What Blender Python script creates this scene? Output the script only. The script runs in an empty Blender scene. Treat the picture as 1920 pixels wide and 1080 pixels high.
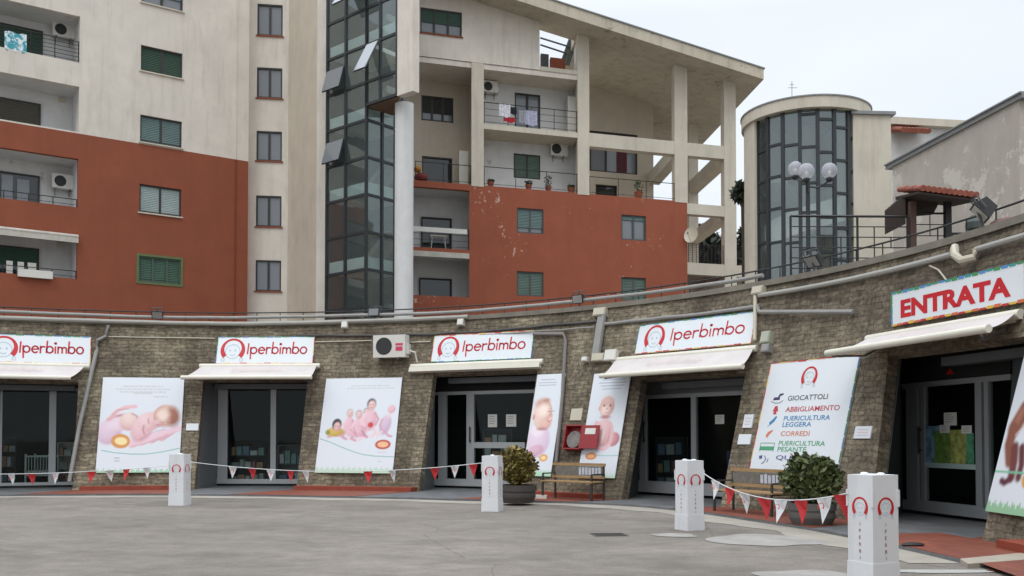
import bpy, math, random
import numpy as np
from math import sin, cos, tan, pi, radians, sqrt, atan2
from mathutils import Vector, Matrix
random.seed(7)
rnd = random.Random(11)
SC = bpy.context.scene
COL = SC.collection
# ------------------------------------------------------------------ camera
PITCH = radians(1.5)
FPX = 1800.0
EYE = Vector((0, 0, 1.6))
CY0 = 820 - FPX*tan(PITCH)
cam = bpy.data.cameras.new('camera'); camo = bpy.data.objects.new('camera', cam); COL.objects.link(camo)
camo.location = EYE; camo.rotation_euler = (radians(90)+PITCH, 0, 0)
cam.sensor_width = 36; cam.lens = FPX/1920*36; cam.shift_y = (CY0-540)/1920; cam.clip_end = 3000; cam.clip_start = .1
SC.camera = camo
# ------------------------------------------------------------------ light: overcast sky, soft weak sun
W = bpy.data.worlds.new('World'); SC.world = W; W.use_nodes = True
nt = W.node_tree; nt.nodes.clear()
def N(t, ty, **k):
    n = t.nodes.new(ty)
    for a, b in k.items(): setattr(n, a, b)
    return n
SUN_EL, SUN_AZ = radians(52), radians(205)
out = N(nt, 'ShaderNodeOutputWorld'); bg = N(nt, 'ShaderNodeBackground'); bg.inputs[1].default_value = .10
sky = N(nt, 'ShaderNodeTexSky'); sky.sky_type = 'NISHITA'; sky.sun_disc = False
sky.sun_elevation = SUN_EL; sky.sun_rotation = SUN_AZ
tc = N(nt, 'ShaderNodeTexCoord'); sep = N(nt, 'ShaderNodeSeparateXYZ'); nt.links.new(tc.outputs['Generated'], sep.inputs[0])
mr = N(nt, 'ShaderNodeMapRange'); nt.links.new(sep.outputs[2], mr.inputs[0])
mr.inputs[1].default_value = .40; mr.inputs[2].default_value = 1; mr.inputs[3].default_value = 1.17; mr.inputs[4].default_value = 3.4
mp = N(nt, 'ShaderNodeMapping'); nt.links.new(tc.outputs['Generated'], mp.inputs[0]); mp.inputs['Scale'].default_value = (1, 1, 2.6)
ns = N(nt, 'ShaderNodeTexNoise'); nt.links.new(mp.outputs[0], ns.inputs['Vector']); ns.inputs['Scale'].default_value = 2.3; ns.inputs['Detail'].default_value = 5
mr2 = N(nt, 'ShaderNodeMapRange'); nt.links.new(ns.outputs[0], mr2.inputs[0]); mr2.inputs[1].default_value = .3; mr2.inputs[2].default_value = .7; mr2.inputs[3].default_value = .94; mr2.inputs[4].default_value = 1.05
mu = N(nt, 'ShaderNodeMath', operation='MULTIPLY'); nt.links.new(mr.outputs[0], mu.inputs[0]); nt.links.new(mr2.outputs[0], mu.inputs[1])
cl = N(nt, 'ShaderNodeVectorMath', operation='SCALE'); cl.inputs[0].default_value = (8.3, 8.85, 9.5); nt.links.new(mu.outputs[0], cl.inputs['Scale'])
mx = N(nt, 'ShaderNodeMixRGB'); mx.inputs[0].default_value = .93; nt.links.new(sky.outputs[0], mx.inputs[1]); nt.links.new(cl.outputs[0], mx.inputs[2])
nt.links.new(mx.outputs[0], bg.inputs[0]); nt.links.new(bg.outputs[0], out.inputs[0])
sun = bpy.data.lights.new('sun', 'SUN'); sun.energy = .7; sun.angle = radians(25); sun.color = (1, .96, .9)
so = bpy.data.objects.new('sun', sun); COL.objects.link(so)
so.rotation_euler = (radians(90)-SUN_EL, 0, pi-SUN_AZ+pi*0)
so.rotation_euler = Vector((-sin(SUN_AZ)*cos(SUN_EL), -cos(SUN_AZ)*cos(SUN_EL), -sin(SUN_EL))).to_track_quat('-Z', 'Y').to_euler()
so.location = (-10, -20, 30)
SC.view_settings.view_transform = 'Standard'; SC.view_settings.look = 'None'; SC.view_settings.gamma = 1
SC.view_settings.exposure = -.06
# ------------------------------------------------------------------ materials
def srgb(c):
    if isinstance(c, str): c = tuple(int(c[i:i+2], 16)/255 for i in (0, 2, 4))
    return tuple(((x/12.92) if x <= .04045 else ((x+.055)/1.055)**2.4) for x in c)
MATS = {}
def mat(name, c, rough=.8, var=.12, scale=3, bump=0, bscale=40, metal=0, stain=0, stc=None, spec=.5, coords='Object', detail=6):
    """plain procedural paint / plaster / metal with large mottling, optional vertical rain streaks"""
    if name in MATS: return MATS[name]
    m = bpy.data.materials.new(name); m.use_nodes = True; t = m.node_tree
    p = t.nodes['Principled BSDF']; c = srgb(c)
    p.inputs['Roughness'].default_value = rough; p.inputs['Metallic'].default_value = metal
    p.inputs['Specular IOR Level'].default_value = spec
    tx = N(t, 'ShaderNodeTexCoord')
    n1 = N(t, 'ShaderNodeTexNoise'); n1.inputs['Scale'].default_value = scale; n1.inputs['Detail'].default_value = detail; n1.inputs['Roughness'].default_value = .65
    t.links.new(tx.outputs[coords], n1.inputs['Vector'])
    r = N(t, 'ShaderNodeValToRGB'); r.color_ramp.elements[0].position = .3; r.color_ramp.elements[1].position = .7
    lo = tuple(max(0, x*(1-var)) for x in c); hi = tuple(min(1, x*(1+var*.7)) for x in c)
    r.color_ramp.elements[0].color = (*lo, 1); r.color_ramp.elements[1].color = (*hi, 1)
    t.links.new(n1.outputs[0], r.inputs[0]); col = r.outputs[0]
    if stain:
        mp = N(t, 'ShaderNodeMapping'); mp.inputs['Scale'].default_value = (1.1, 1.1, .13); t.links.new(tx.outputs[coords], mp.inputs[0])
        n2 = N(t, 'ShaderNodeTexNoise'); n2.inputs['Scale'].default_value = 2.2; n2.inputs['Detail'].default_value = 8; n2.inputs['Roughness'].default_value = .7
        t.links.new(mp.outputs[0], n2.inputs['Vector'])
        r2 = N(t, 'ShaderNodeValToRGB'); r2.color_ramp.elements[0].position = .5; r2.color_ramp.elements[1].position = .78
        r2.color_ramp.elements[0].color = (0, 0, 0, 1); r2.color_ramp.elements[1].color = (stain, stain, stain, 1)
        t.links.new(n2.outputs[0], r2.inputs[0])
        mm = N(t, 'ShaderNodeMixRGB'); t.links.new(r2.outputs[0], mm.inputs[0]); t.links.new(col, mm.inputs[1])
        sc_ = srgb(stc) if stc else tuple(x*.45 for x in c); mm.inputs[2].default_value = (*sc_, 1); col = mm.outputs[0]
    t.links.new(col, p.inputs['Base Color'])
    if bump:
        n3 = N(t, 'ShaderNodeTexNoise'); n3.inputs['Scale'].default_value = bscale; n3.inputs['Detail'].default_value = 3
        t.links.new(tx.outputs[coords], n3.inputs['Vector'])
        b = N(t, 'ShaderNodeBump'); b.inputs['Strength'].default_value = bump; b.inputs['Distance'].default_value = .01
        t.links.new(n3.outputs[0], b.inputs['Height']); t.links.new(b.outputs[0], p.inputs['Normal'])
    MATS[name] = m; return m

def plaster(name, c, chipc, chip=.63, streak=.35, stc=None, chips=2.4):
    """weathered render: mottling, rain streaks and flaked chips of another colour"""
    m = mat(name, c, .9, .10, .9, .25, 30, stain=streak, stc=stc)
    t = m.node_tree; p = t.nodes['Principled BSDF']; col = p.inputs['Base Color'].links[0].from_socket
    tx = [n for n in t.nodes if n.type == 'TEX_COORD'][0]
    big = N(t, 'ShaderNodeTexNoise'); big.inputs['Scale'].default_value = .32; big.inputs['Detail'].default_value = 2; t.links.new(tx.outputs['Object'], big.inputs['Vector'])
    fin = N(t, 'ShaderNodeTexNoise'); fin.inputs['Scale'].default_value = chips; fin.inputs['Detail'].default_value = 9; fin.inputs['Roughness'].default_value = .75; t.links.new(tx.outputs['Object'], fin.inputs['Vector'])
    a = N(t, 'ShaderNodeMath', operation='MULTIPLY_ADD'); t.links.new(big.outputs[0], a.inputs[0]); a.inputs[1].default_value = .55; t.links.new(fin.outputs[0], a.inputs[2])
    g = N(t, 'ShaderNodeMath', operation='GREATER_THAN'); t.links.new(a.outputs[0], g.inputs[0]); g.inputs[1].default_value = chip+.29
    mm = N(t, 'ShaderNodeMixRGB'); t.links.new(g.outputs[0], mm.inputs[0]); t.links.new(col, mm.inputs[1]); mm.inputs[2].default_value = (*srgb(chipc), 1)
    t.links.new(mm.outputs[0], p.inputs['Base Color'])
    return m

def glass(name, tint, refl_rough=.04, trans=.5, base=(.03, .035, .035)):
    if name in MATS: return MATS[name]
    m = bpy.data.materials.new(name); m.use_nodes = True; t = m.node_tree; p = t.nodes['Principled BSDF']
    p.inputs['Base Color'].default_value = (*base, 1); p.inputs['Roughness'].default_value = refl_rough; p.inputs['Specular IOR Level'].default_value = .8
    tr = N(t, 'ShaderNodeBsdfTransparent'); tr.inputs[0].default_value = (*tint, 1)
    mx = N(t, 'ShaderNodeMixShader'); mx.inputs[0].default_value = trans
    t.links.new(p.outputs[0], mx.inputs[1]); t.links.new(tr.outputs[0], mx.inputs[2]); t.links.new(mx.outputs[0], t.nodes['Material Output'].inputs[0])
    # slight waviness
    n = N(t, 'ShaderNodeTexNoise'); n.inputs['Scale'].default_value = 1.3; tx = N(t, 'ShaderNodeTexCoord'); t.links.new(tx.outputs['Object'], n.inputs['Vector'])
    b = N(t, 'ShaderNodeBump'); b.inputs['Strength'].default_value = .06; b.inputs['Distance'].default_value = .1; t.links.new(n.outputs[0], b.inputs['Height']); t.links.new(b.outputs[0], p.inputs['Normal'])
    MATS[name] = m; return m

def clear_glass(name, tint, gl=.3, rough=.03, dirt=.05):
    m = bpy.data.materials.new(name); m.use_nodes = True; t = m.node_tree; t.nodes.remove(t.nodes['Principled BSDF'])
    tr = N(t, 'ShaderNodeBsdfTransparent'); tr.inputs[0].default_value = (*tint, 1); g = N(t, 'ShaderNodeBsdfGlossy'); g.inputs['Roughness'].default_value = rough; g.inputs[0].default_value = (.9, .95, .95, 1)
    lw = N(t, 'ShaderNodeLayerWeight'); lw.inputs[0].default_value = .5; pw = N(t, 'ShaderNodeMath', operation='POWER'); t.links.new(lw.outputs['Facing'], pw.inputs[0]); pw.inputs[1].default_value = 4; ma = N(t, 'ShaderNodeMath', operation='MULTIPLY_ADD'); t.links.new(pw.outputs[0], ma.inputs[0]); ma.inputs[1].default_value = .8; ma.inputs[2].default_value = gl
    tx = N(t, 'ShaderNodeTexCoord'); n = N(t, 'ShaderNodeTexNoise'); n.inputs['Scale'].default_value = 1.1; t.links.new(tx.outputs['Object'], n.inputs['Vector'])
    b = N(t, 'ShaderNodeBump'); b.inputs['Strength'].default_value = .02; b.inputs['Distance'].default_value = .1; t.links.new(n.outputs[0], b.inputs['Height']); t.links.new(b.outputs[0], g.inputs['Normal'])
    df = N(t, 'ShaderNodeBsdfDiffuse'); df.inputs[0].default_value = (.35, .38, .38, 1); m0 = N(t, 'ShaderNodeMixShader'); m0.inputs[0].default_value = dirt; t.links.new(tr.outputs[0], m0.inputs[1]); t.links.new(df.outputs[0], m0.inputs[2])
    mx = N(t, 'ShaderNodeMixShader'); t.links.new(ma.outputs[0], mx.inputs[0]); t.links.new(m0.outputs[0], mx.inputs[1]); t.links.new(g.outputs[0], mx.inputs[2]); t.links.new(mx.outputs[0], t.nodes['Material Output'].inputs[0])
    return m

def stone_wall():
    m = bpy.data.materials.new('stone'); m.use_nodes = True; t = m.node_tree; p = t.nodes['Principled BSDF']; p.inputs['Roughness'].default_value = .95
    uv = N(t, 'ShaderNodeUVMap'); uv.uv_map = 'UVMap'
    nz = N(t, 'ShaderNodeTexNoise'); nz.inputs['Scale'].default_value = 3.0; nz.inputs['Detail'].default_value = 6; t.links.new(uv.outputs[0], nz.inputs['Vector'])
    sb = N(t, 'ShaderNodeVectorMath', operation='SUBTRACT'); t.links.new(nz.outputs['Color'], sb.inputs[0]); sb.inputs[1].default_value = (.5, .5, .5)
    sl = N(t, 'ShaderNodeVectorMath', operation='SCALE'); t.links.new(sb.outputs[0], sl.inputs[0]); sl.inputs['Scale'].default_value = .17
    ad = N(t, 'ShaderNodeVectorMath', operation='ADD'); t.links.new(uv.outputs[0], ad.inputs[0]); t.links.new(sl.outputs[0], ad.inputs[1])
    br = N(t, 'ShaderNodeTexBrick'); t.links.new(ad.outputs[0], br.inputs['Vector'])
    br.inputs['Scale'].default_value = 1; br.inputs['Brick Width'].default_value = .29; br.inputs['Row Height'].default_value = .112
    br.inputs['Mortar Size'].default_value = .012; br.inputs['Mortar Smooth'].default_value = .35; br.inputs['Bias'].default_value = 0
    br.offset = .5; br.squash = .7; br.squash_frequency = 3
    br.inputs['Color1'].default_value = (*srgb('766e65'), 1); br.inputs['Color2'].default_value = (*srgb('8d857a'), 1); br.inputs['Mortar'].default_value = (*srgb('70695f'), 1)
    n2 = N(t, 'ShaderNodeTexNoise'); n2.inputs['Scale'].default_value = 9; n2.inputs['Detail'].default_value = 8; n2.inputs['Roughness'].default_value = .75; t.links.new(uv.outputs[0], n2.inputs['Vector'])
    r = N(t, 'ShaderNodeValToRGB'); e = r.color_ramp.elements; e[0].position = .34; e[0].color = (.42, .40, .36, 1); e[1].position = .66; e[1].color = (1.4, 1.36, 1.26, 1)
    t.links.new(n2.outputs[0], r.inputs[0])
    ml = N(t, 'ShaderNodeMixRGB', blend_type='MULTIPLY'); ml.inputs[0].default_value = 1; t.links.new(br.outputs[0], ml.inputs[1]); t.links.new(r.outputs[0], ml.inputs[2])
    n4 = N(t, 'ShaderNodeTexNoise'); n4.inputs['Scale'].default_value = .55; n4.inputs['Detail'].default_value = 5; t.links.new(uv.outputs[0], n4.inputs['Vector'])
    r4 = N(t, 'ShaderNodeValToRGB'); e = r4.color_ramp.elements; e[0].position = .35; e[0].color = (.60, .56, .52, 1); e[1].position = .66; e[1].color = (1.1, 1.1, 1.0, 1); t.links.new(n4.outputs[0], r4.inputs[0])
    m2 = N(t, 'ShaderNodeMixRGB', blend_type='MULTIPLY'); m2.inputs[0].default_value = 1; t.links.new(ml.outputs[0], m2.inputs[1]); t.links.new(r4.outputs[0], m2.inputs[2])
    vm = N(t, 'ShaderNodeMapping'); vm.inputs['Scale'].default_value = (3.2, 7.5, 1); t.links.new(ad.outputs[0], vm.inputs[0])
    vo = N(t, 'ShaderNodeTexVoronoi'); vo.inputs['Scale'].default_value = 1; t.links.new(vm.outputs[0], vo.inputs['Vector'])
    hs = N(t, 'ShaderNodeSeparateColor'); t.links.new(vo.outputs['Color'], hs.inputs[0]); rv = N(t, 'ShaderNodeMapRange'); t.links.new(hs.outputs[0], rv.inputs[0]); rv.inputs[3].default_value = .84; rv.inputs[4].default_value = 1.24
    m3 = N(t, 'ShaderNodeMixRGB', blend_type='MULTIPLY'); m3.inputs[0].default_value = 1; t.links.new(m2.outputs[0], m3.inputs[1]); t.links.new(rv.outputs[0], m3.inputs[2])
    sp = N(t, 'ShaderNodeMapping'); sp.inputs['Scale'].default_value = (1.3, .16, 1); t.links.new(uv.outputs[0], sp.inputs[0]); n6 = N(t, 'ShaderNodeTexNoise'); n6.inputs['Scale'].default_value = 1.5; n6.inputs['Detail'].default_value = 7; t.links.new(sp.outputs[0], n6.inputs['Vector'])
    r6 = N(t, 'ShaderNodeValToRGB'); e = r6.color_ramp.elements; e[0].position = .36; e[0].color = (.70, .69, .66, 1); e[1].position = .58; e[1].color = (1.04, 1.04, 1.04, 1); t.links.new(n6.outputs[0], r6.inputs[0])
    m4 = N(t, 'ShaderNodeMixRGB', blend_type='MULTIPLY'); m4.inputs[0].default_value = 1; t.links.new(m3.outputs[0], m4.inputs[1]); t.links.new(r6.outputs[0], m4.inputs[2])
    t.links.new(m4.outputs[0], p.inputs['Base Color'])
    sm = N(t, 'ShaderNodeMath', operation='MULTIPLY_ADD'); t.links.new(n2.outputs[0], sm.inputs[0]); sm.inputs[1].default_value = .8
    iv = N(t, 'ShaderNodeMath', operation='SUBTRACT'); iv.inputs[0].default_value = 1; t.links.new(br.outputs['Fac'], iv.inputs[1]); t.links.new(iv.outputs[0], sm.inputs[2])
    b = N(t, 'ShaderNodeBump'); b.inputs['Strength'].default_value = .8; b.inputs['Distance'].default_value = .03; t.links.new(sm.outputs[0], b.inputs['Height']); t.links.new(b.outputs[0], p.inputs['Normal'])
    MATS['stone'] = m; return m

def tile_mat(name, c1, c2, mortar, w, h, rough=.7):
    m = bpy.data.materials.new(name); m.use_nodes = True; t = m.node_tree; p = t.nodes['Principled BSDF']; p.inputs['Roughness'].default_value = rough
    uv = N(t, 'ShaderNodeUVMap'); uv.uv_map = 'UVMap'
    br = N(t, 'ShaderNodeTexBrick'); t.links.new(uv.outputs[0], br.inputs['Vector']); br.inputs['Scale'].default_value = 1
    br.inputs['Brick Width'].default_value = w; br.inputs['Row Height'].default_value = h; br.inputs['Mortar Size'].default_value = .006; br.offset = .5
    br.inputs['Color1'].default_value = (*srgb(c1), 1); br.inputs['Color2'].default_value = (*srgb(c2), 1); br.inputs['Mortar'].default_value = (*srgb(mortar), 1)
    n2 = N(t, 'ShaderNodeTexNoise'); n2.inputs['Scale'].default_value = 1.4; n2.inputs['Detail'].default_value = 9; n2.inputs['Roughness'].default_value = .7; t.links.new(uv.outputs[0], n2.inputs['Vector'])
    r = N(t, 'ShaderNodeValToRGB'); e = r.color_ramp.elements; e[0].position = .3; e[0].color = (.68, .68, .68, 1); e[1].position = .7; e[1].color = (1.15, 1.15, 1.15, 1); t.links.new(n2.outputs[0], r.inputs[0])
    ml = N(t, 'ShaderNodeMixRGB', blend_type='MULTIPLY'); ml.inputs[0].default_value = 1; t.links.new(br.outputs[0], ml.inputs[1]); t.links.new(r.outputs[0], ml.inputs[2]); t.links.new(ml.outputs[0], p.inputs['Base Color'])
    MATS[name] = m; return m

def ground_mat():
    m = bpy.data.materials.new('asphalt'); m.use_nodes = True; t = m.node_tree; p = t.nodes['Principled BSDF']; p.inputs['Roughness'].default_value = .85
    tx = N(t, 'ShaderNodeTexCoord')
    def noise(s, d=6, ro=.6, mp=None):
        n = N(t, 'ShaderNodeTexNoise'); n.inputs['Scale'].default_value = s; n.inputs['Detail'].default_value = d; n.inputs['Roughness'].default_value = ro
        if mp:
            q = N(t, 'ShaderNodeMapping'); q.inputs['Scale'].default_value = mp; q.inputs['Rotation'].default_value = (0, 0, .35); t.links.new(tx.outputs['Object'], q.inputs[0]); t.links.new(q.outputs[0], n.inputs['Vector'])
        else: t.links.new(tx.outputs['Object'], n.inputs['Vector'])
        return n
    def ramp(src, p0, c0, p1, c1):
        r = N(t, 'ShaderNodeValToRGB'); e = r.color_ramp.elements; e[0].position = p0; e[0].color = (*c0, 1); e[1].position = p1; e[1].color = (*c1, 1); t.links.new(src, r.inputs[0]); return r.outputs[0]
    def mul(a, b):
        q = N(t, 'ShaderNodeMixRGB', blend_type='MULTIPLY'); q.inputs[0].default_value = 1; t.links.new(a, q.inputs[1]); t.links.new(b, q.inputs[2]); return q.outputs[0]
    base = ramp(noise(.26, 7, .62, (1, 1.1, 1)).outputs[0], .32, srgb('6f6962'), .68, srgb('88817a'))
    c = mul(base, ramp(noise(1.1, 9, .78, (.9, 1.2, 1)).outputs[0], .36, (.84, .83, .82), .60, (1.05, 1.05, 1.04)))
    c = mul(c, ramp(noise(28, 5, .85).outputs[0], .32, (.72, .72, .72), .68, (1.2, 1.2, 1.2)))
    c = mul(c, ramp(noise(.28, 8, .72, (1.1, 1.4, 1)).outputs[0], .34, (.72, .70, .68), .50, (1.03, 1.02, 1.01)))
    c = mul(c, ramp(noise(2.6, 6, .75, (1, 1.3, 1)).outputs[0], .3, (.80, .79, .78), .6, (1.05, 1.05, 1.04)))
    vo = N(t, 'ShaderNodeTexVoronoi', feature='DISTANCE_TO_EDGE'); vo.inputs['Scale'].default_value = .28
    wob = noise(1.6, 5, .7); mxv = N(t, 'ShaderNodeMixRGB'); mxv.inputs[0].default_value = .12; t.links.new(tx.outputs['Object'], mxv.inputs[1]); t.links.new(wob.outputs['Color'], mxv.inputs[2]); t.links.new(mxv.outputs[0], vo.inputs['Vector'])
    c = mul(c, ramp(vo.outputs[0], 0, (.70, .69, .68), .004, (1, 1, 1)))
    t.links.new(c, p.inputs['Base Color'])
    b = N(t, 'ShaderNodeBump'); b.inputs['Strength'].default_value = .5; b.inputs['Distance'].default_value = .012; t.links.new(noise(55, 4, .8).outputs[0], b.inputs['Height']); t.links.new(b.outputs[0], p.inputs['Normal'])
    return m
def vcol_mat(name, rough=.45):
    m = bpy.data.materials.new(name); m.use_nodes = True; t = m.node_tree; p = t.nodes['Principled BSDF']; p.inputs['Roughness'].default_value = rough
    a = N(t, 'ShaderNodeAttribute'); a.attribute_name = 'Col'; t.links.new(a.outputs['Color'], p.inputs['Base Color']); return m

M_CREAM = plaster('cream_plaster', 'd1c8bc', 'dad3c8', .735, .45, '958c7d')
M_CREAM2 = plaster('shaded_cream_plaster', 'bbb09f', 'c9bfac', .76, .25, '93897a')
M_CONC = plaster('painted_concrete', 'c2b9a9', 'a89d8b', .72, .38, '85796a')
M_RED = plaster('terracotta_plaster', '884932', 'c9b7a8', .80, .3, '6f3825', 1.9)
M_REDP = plaster('terracotta_plaster_flaked', '924f38', 'bfa595', .648, .35, '783c29', 3.6)
M_WHITE = plaster('white_plaster', 'c9c8c6', 'b0aaa2', .66, .3, 'a39d92')
M_NWALL = plaster('flaking_grey_plaster', 'aba398', 'bdb6ac', .585, .35, '928a7d', 1.3)
M_GREYCOL = mat('pale_grey_paint', 'c9c8c6', .7, .06, 1.5, stain=.25)
M_SHUT_G = mat('dark_green_shutter', '2a4638', .6, .1)
M_SHUT_T = mat('teal_grey_shutter', '5d7270', .55, .15, 2)
M_SHUT_L = mat('light_grey_shutter', '93a09d', .55, .12, 2)
M_FRAME = mat('dark_frame', '2a2626', .5, .1)
M_FRAMEG = mat('green_frame', '39523f', .5, .1)
M_PANE = glass('window_pane', (.25, .28, .3), .08, .1, (.19, .205, .22))
M_PANED = glass('dark_window_pane', (.1, .1, .1), .05, .1, (.02, .025, .025))
M_PANEL = glass('pale_window_pane', (.5, .5, .5), .1, .1, (.34, .37, .40))
M_CURT = clear_glass('curtain_glass', (.80, .86, .86), .07)
M_TOWG = clear_glass('tower_glass', (.86, .91, .91), .10)
M_SHOPG = clear_glass('shop_glass', (.84, .87, .86), .010, .02, .003)
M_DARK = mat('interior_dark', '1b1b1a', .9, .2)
M_DARKM = mat('dark_mullion', '24282a', .5, .1)
M_STONE = stone_wall()
M_GREYM = mat('grey_metal', '6d7072', .5, .08, 2)
M_ALU = mat('aluminium', 'a3a5a5', .4, .05, 2)
M_DGREY = mat('dark_grey_metal', '494b4c', .6, .1)
M_PIPE = mat('galvanised_pipe', '8b8985', .5, .12, 4)
M_PIPED = mat('dark_cable_tray', '4d4a48', .7, .2, 3)
M_PLAST = mat('white_plastic', 'cfccc4', .5, .05)
M_BEIGEP = mat('beige_plastic', 'b9b29f', .5, .05)
M_BLACK = mat('black_metal', '1c1a1a', .6, .1)
M_SIGNW = mat('sign_white', 'd8dcdf', .4, .02)
M_SIGNR = mat('sign_red', 'bd1a24', .45, .04)
M_FACE = mat('pale_face_outline', 'a9bcc6', .5, .03)
M_AWN = mat('awning_canvas', 'c3bcb9', .85, .08, 2, .1, 60)
M_AWNB = mat('awning_bar', 'd4cfc0', .45, .06, 2)
M_CARD = mat('white_cardboard', 'd2d2d3', .7, .05, 3, stain=.45, stc='a9a59c')
M_TILE_R = tile_mat('red_paving', '7c3e2d', '884733', '5e3d31', .3, .15)
M_TILE_G = tile_mat('grey_paving', '626364', '6e6f70', '515253', .4, .4)
M_KERB = mat('kerb_stone', '9c958a', .85, .15, 1.2, .2, 50)
M_PLINTH = mat('red_plinth', '8a3d29', .7, .2, 4)
M_WOOD = mat('bench_wood', '9d7f58', .6, .2, 6)
M_TERRA = mat('terracotta', '8a4a33', .8, .2, 8)
M_ROOFT = mat('roof_tile', '8d4f3f', .85, .3, 6)
M_RED_P = mat('hose_box_red', '8c2026', .45, .08)
M_VC = vcol_mat('printed_poster')
M_ZINC = mat('zinc_flashing', '7f8180', .5, .15, 2)

# ------------------------------------------------------------------ geometry helpers
def ray(px, py):
    x = (px-960)/FPX; y = (CY0-py)/FPX
    return Vector((x, cos(PITCH)-y*sin(PITCH), sin(PITCH)+y*cos(PITCH)))
class Fr:
    """a local frame of a flat facade: U along it, V up, N out of it"""
    def __init__(s, O, U, V=(0, 0, 1), Nn=None):
        s.O = Vector(O); s.U = Vector(U).normalized(); s.V = Vector(V).normalized()
        s.N = Vector(Nn).normalized() if Nn else s.U.cross(s.V)
        s.M = Matrix((s.U, s.V, s.N)).transposed().inverted()
    def P(s, u, v, w=0): return s.O+s.U*u+s.V*v+s.N*w
    def px(s, px, py, w=0):
        d = ray(px, py); o = s.O+s.N*w
        A = Matrix((s.U, s.V, -d)).transposed()
        r = A.inverted() @ (EYE-o); return r[0], r[1]
    def rect(s, x0, x1, yt, yb, w=0, xm=None):
        ym = (yt+yb)/2; xm = x0 if xm is None else xm
        return s.px(x0, ym, w)[0], s.px(x1, ym, w)[0], s.px(xm, yb, w)[1], s.px(xm, yt, w)[1]
class MB:
    def __init__(s): s.v = []; s.f = []; s.uv = {}; s.smooth = False
    def face(s, pts, uv=None):
        i = len(s.v); s.v += [tuple(p) for p in pts]; s.f.append(tuple(range(i, i+len(pts))))
        if uv: s.uv[len(s.f)-1] = uv
    def hexa(s, p):   # 8 pts: 4 bottom ccw, 4 top
        i = len(s.v); s.v += [tuple(q) for q in p]
        for f in ((0, 3, 2, 1), (4, 5, 6, 7), (0, 1, 5, 4), (1, 2, 6, 5), (2, 3, 7, 6), (3, 0, 4, 7)): s.f.append(tuple(i+k for k in f))
    def box(s, f, u0, u1, v0, v1, w0, w1):
        if u0 > u1: u0, u1 = u1, u0
        if v0 > v1: v0, v1 = v1, v0
        if w0 > w1: w0, w1 = w1, w0
        P = f.P
        s.hexa([P(u0, v0, w1), P(u1, v0, w1), P(u1, v0, w0), P(u0, v0, w0), P(u0, v1, w1), P(u1, v1, w1), P(u1, v1, w0), P(u0, v1, w0)])
    def tube(s, pts, r, n=8, caps=True, r2=None):
        pts = [Vector(p) for p in pts]; rings = []; m = len(pts)
        for k, p in enumerate(pts):
            d = (pts[min(k+1, m-1)]-pts[max(k-1, 0)]).normalized()
            a = d.cross(Vector((0, 0, 1)) if abs(d.z) < .9 else Vector((1, 0, 0))).normalized(); b = d.cross(a)
            rr = r if r2 is None else r+(r2-r)*k/(m-1)
            i = len(s.v); s.v += [tuple(p+a*rr*cos(2*pi*j/n)+b*rr*sin(2*pi*j/n)) for j in range(n)]; rings.append(i)
        for k in range(m-1):
            for j in range(n):
                s.f.append((rings[k]+j, rings[k+1]+j, rings[k+1]+(j+1) % n, rings[k]+(j+1) % n))
        if caps: s.f.append(tuple(rings[0]+j for j in range(n))); s.f.append(tuple(rings[-1]+j for j in range(n-1, -1, -1)))
    def lathe(s, c, prof, n=20, f=None):
        """profile (r,z) turned about a vertical axis at c"""
        c = Vector(c); base = len(s.v)
        for r, z in prof: s.v += [(c.x+r*cos(2*pi*j/n), c.y+r*sin(2*pi*j/n), c.z+z) for j in range(n)]
        for k in range(len(prof)-1):
            for j in range(n): s.f.append((base+k*n+j, base+k*n+(j+1) % n, base+(k+1)*n+(j+1) % n, base+(k+1)*n+j))
        s.f.append(tuple(base+j for j in range(n-1, -1, -1))); s.f.append(tuple(base+(len(prof)-1)*n+j for j in range(n)))
    def sphere(s, c, r, n=16, m=10, sq=(1, 1, 1)):
        c = Vector(c); pr = [(max(1e-4, r*sin(pi*k/m)), -r*cos(pi*k/m)) for k in range(m+1)]
        base = len(s.v)
        for a, z in pr: s.v += [(c.x+a*cos(2*pi*j/n)*sq[0], c.y+a*sin(2*pi*j/n)*sq[1], c.z+z*sq[2]) for j in range(n)]
        for k in range(m):
            for j in range(n): s.f.append((base+k*n+j, base+k*n+(j+1) % n, base+(k+1)*n+(j+1) % n, base+(k+1)*n+j))
    def poly(s, f, pts, w0, w1):
        """2D outline (u,v) extruded along w"""
        a = [f.P(u, v, w1) for u, v in pts]; b = [f.P(u, v, w0) for u, v in pts]; n = len(pts)
        s.face(a); s.face(b[::-1])
        for k in range(n): s.face([b[k], b[(k+1) % n], a[(k+1) % n], a[k]])
    def disc(s, f, u, v, w0, w1, r, n=20, r2=None):
        s.poly(f, [(u+r*cos(2*pi*k/n), v+(r2 or r)*sin(2*pi*k/n)) for k in range(n)], w0, w1)
    def ring(s, f, u, v, w, ro, ri, a0=0, a1=2*pi, n=24, thick=.004):
        for k in range(n):
            t0 = a0+(a1-a0)*k/n; t1 = a0+(a1-a0)*(k+1)/n
            Ro = ro if not callable(ro) else None
            o0, o1 = (ro, ro) if Ro is not None else (ro(t0), ro(t1)); i0, i1 = (ri, ri) if not callable(ri) else (ri(t0), ri(t1))
            s.face([f.P(u+i0*cos(t0), v+i0*sin(t0), w), f.P(u+o0*cos(t0), v+o0*sin(t0), w), f.P(u+o1*cos(t1), v+o1*sin(t1), w), f.P(u+i1*cos(t1), v+i1*sin(t1), w)])
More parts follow.
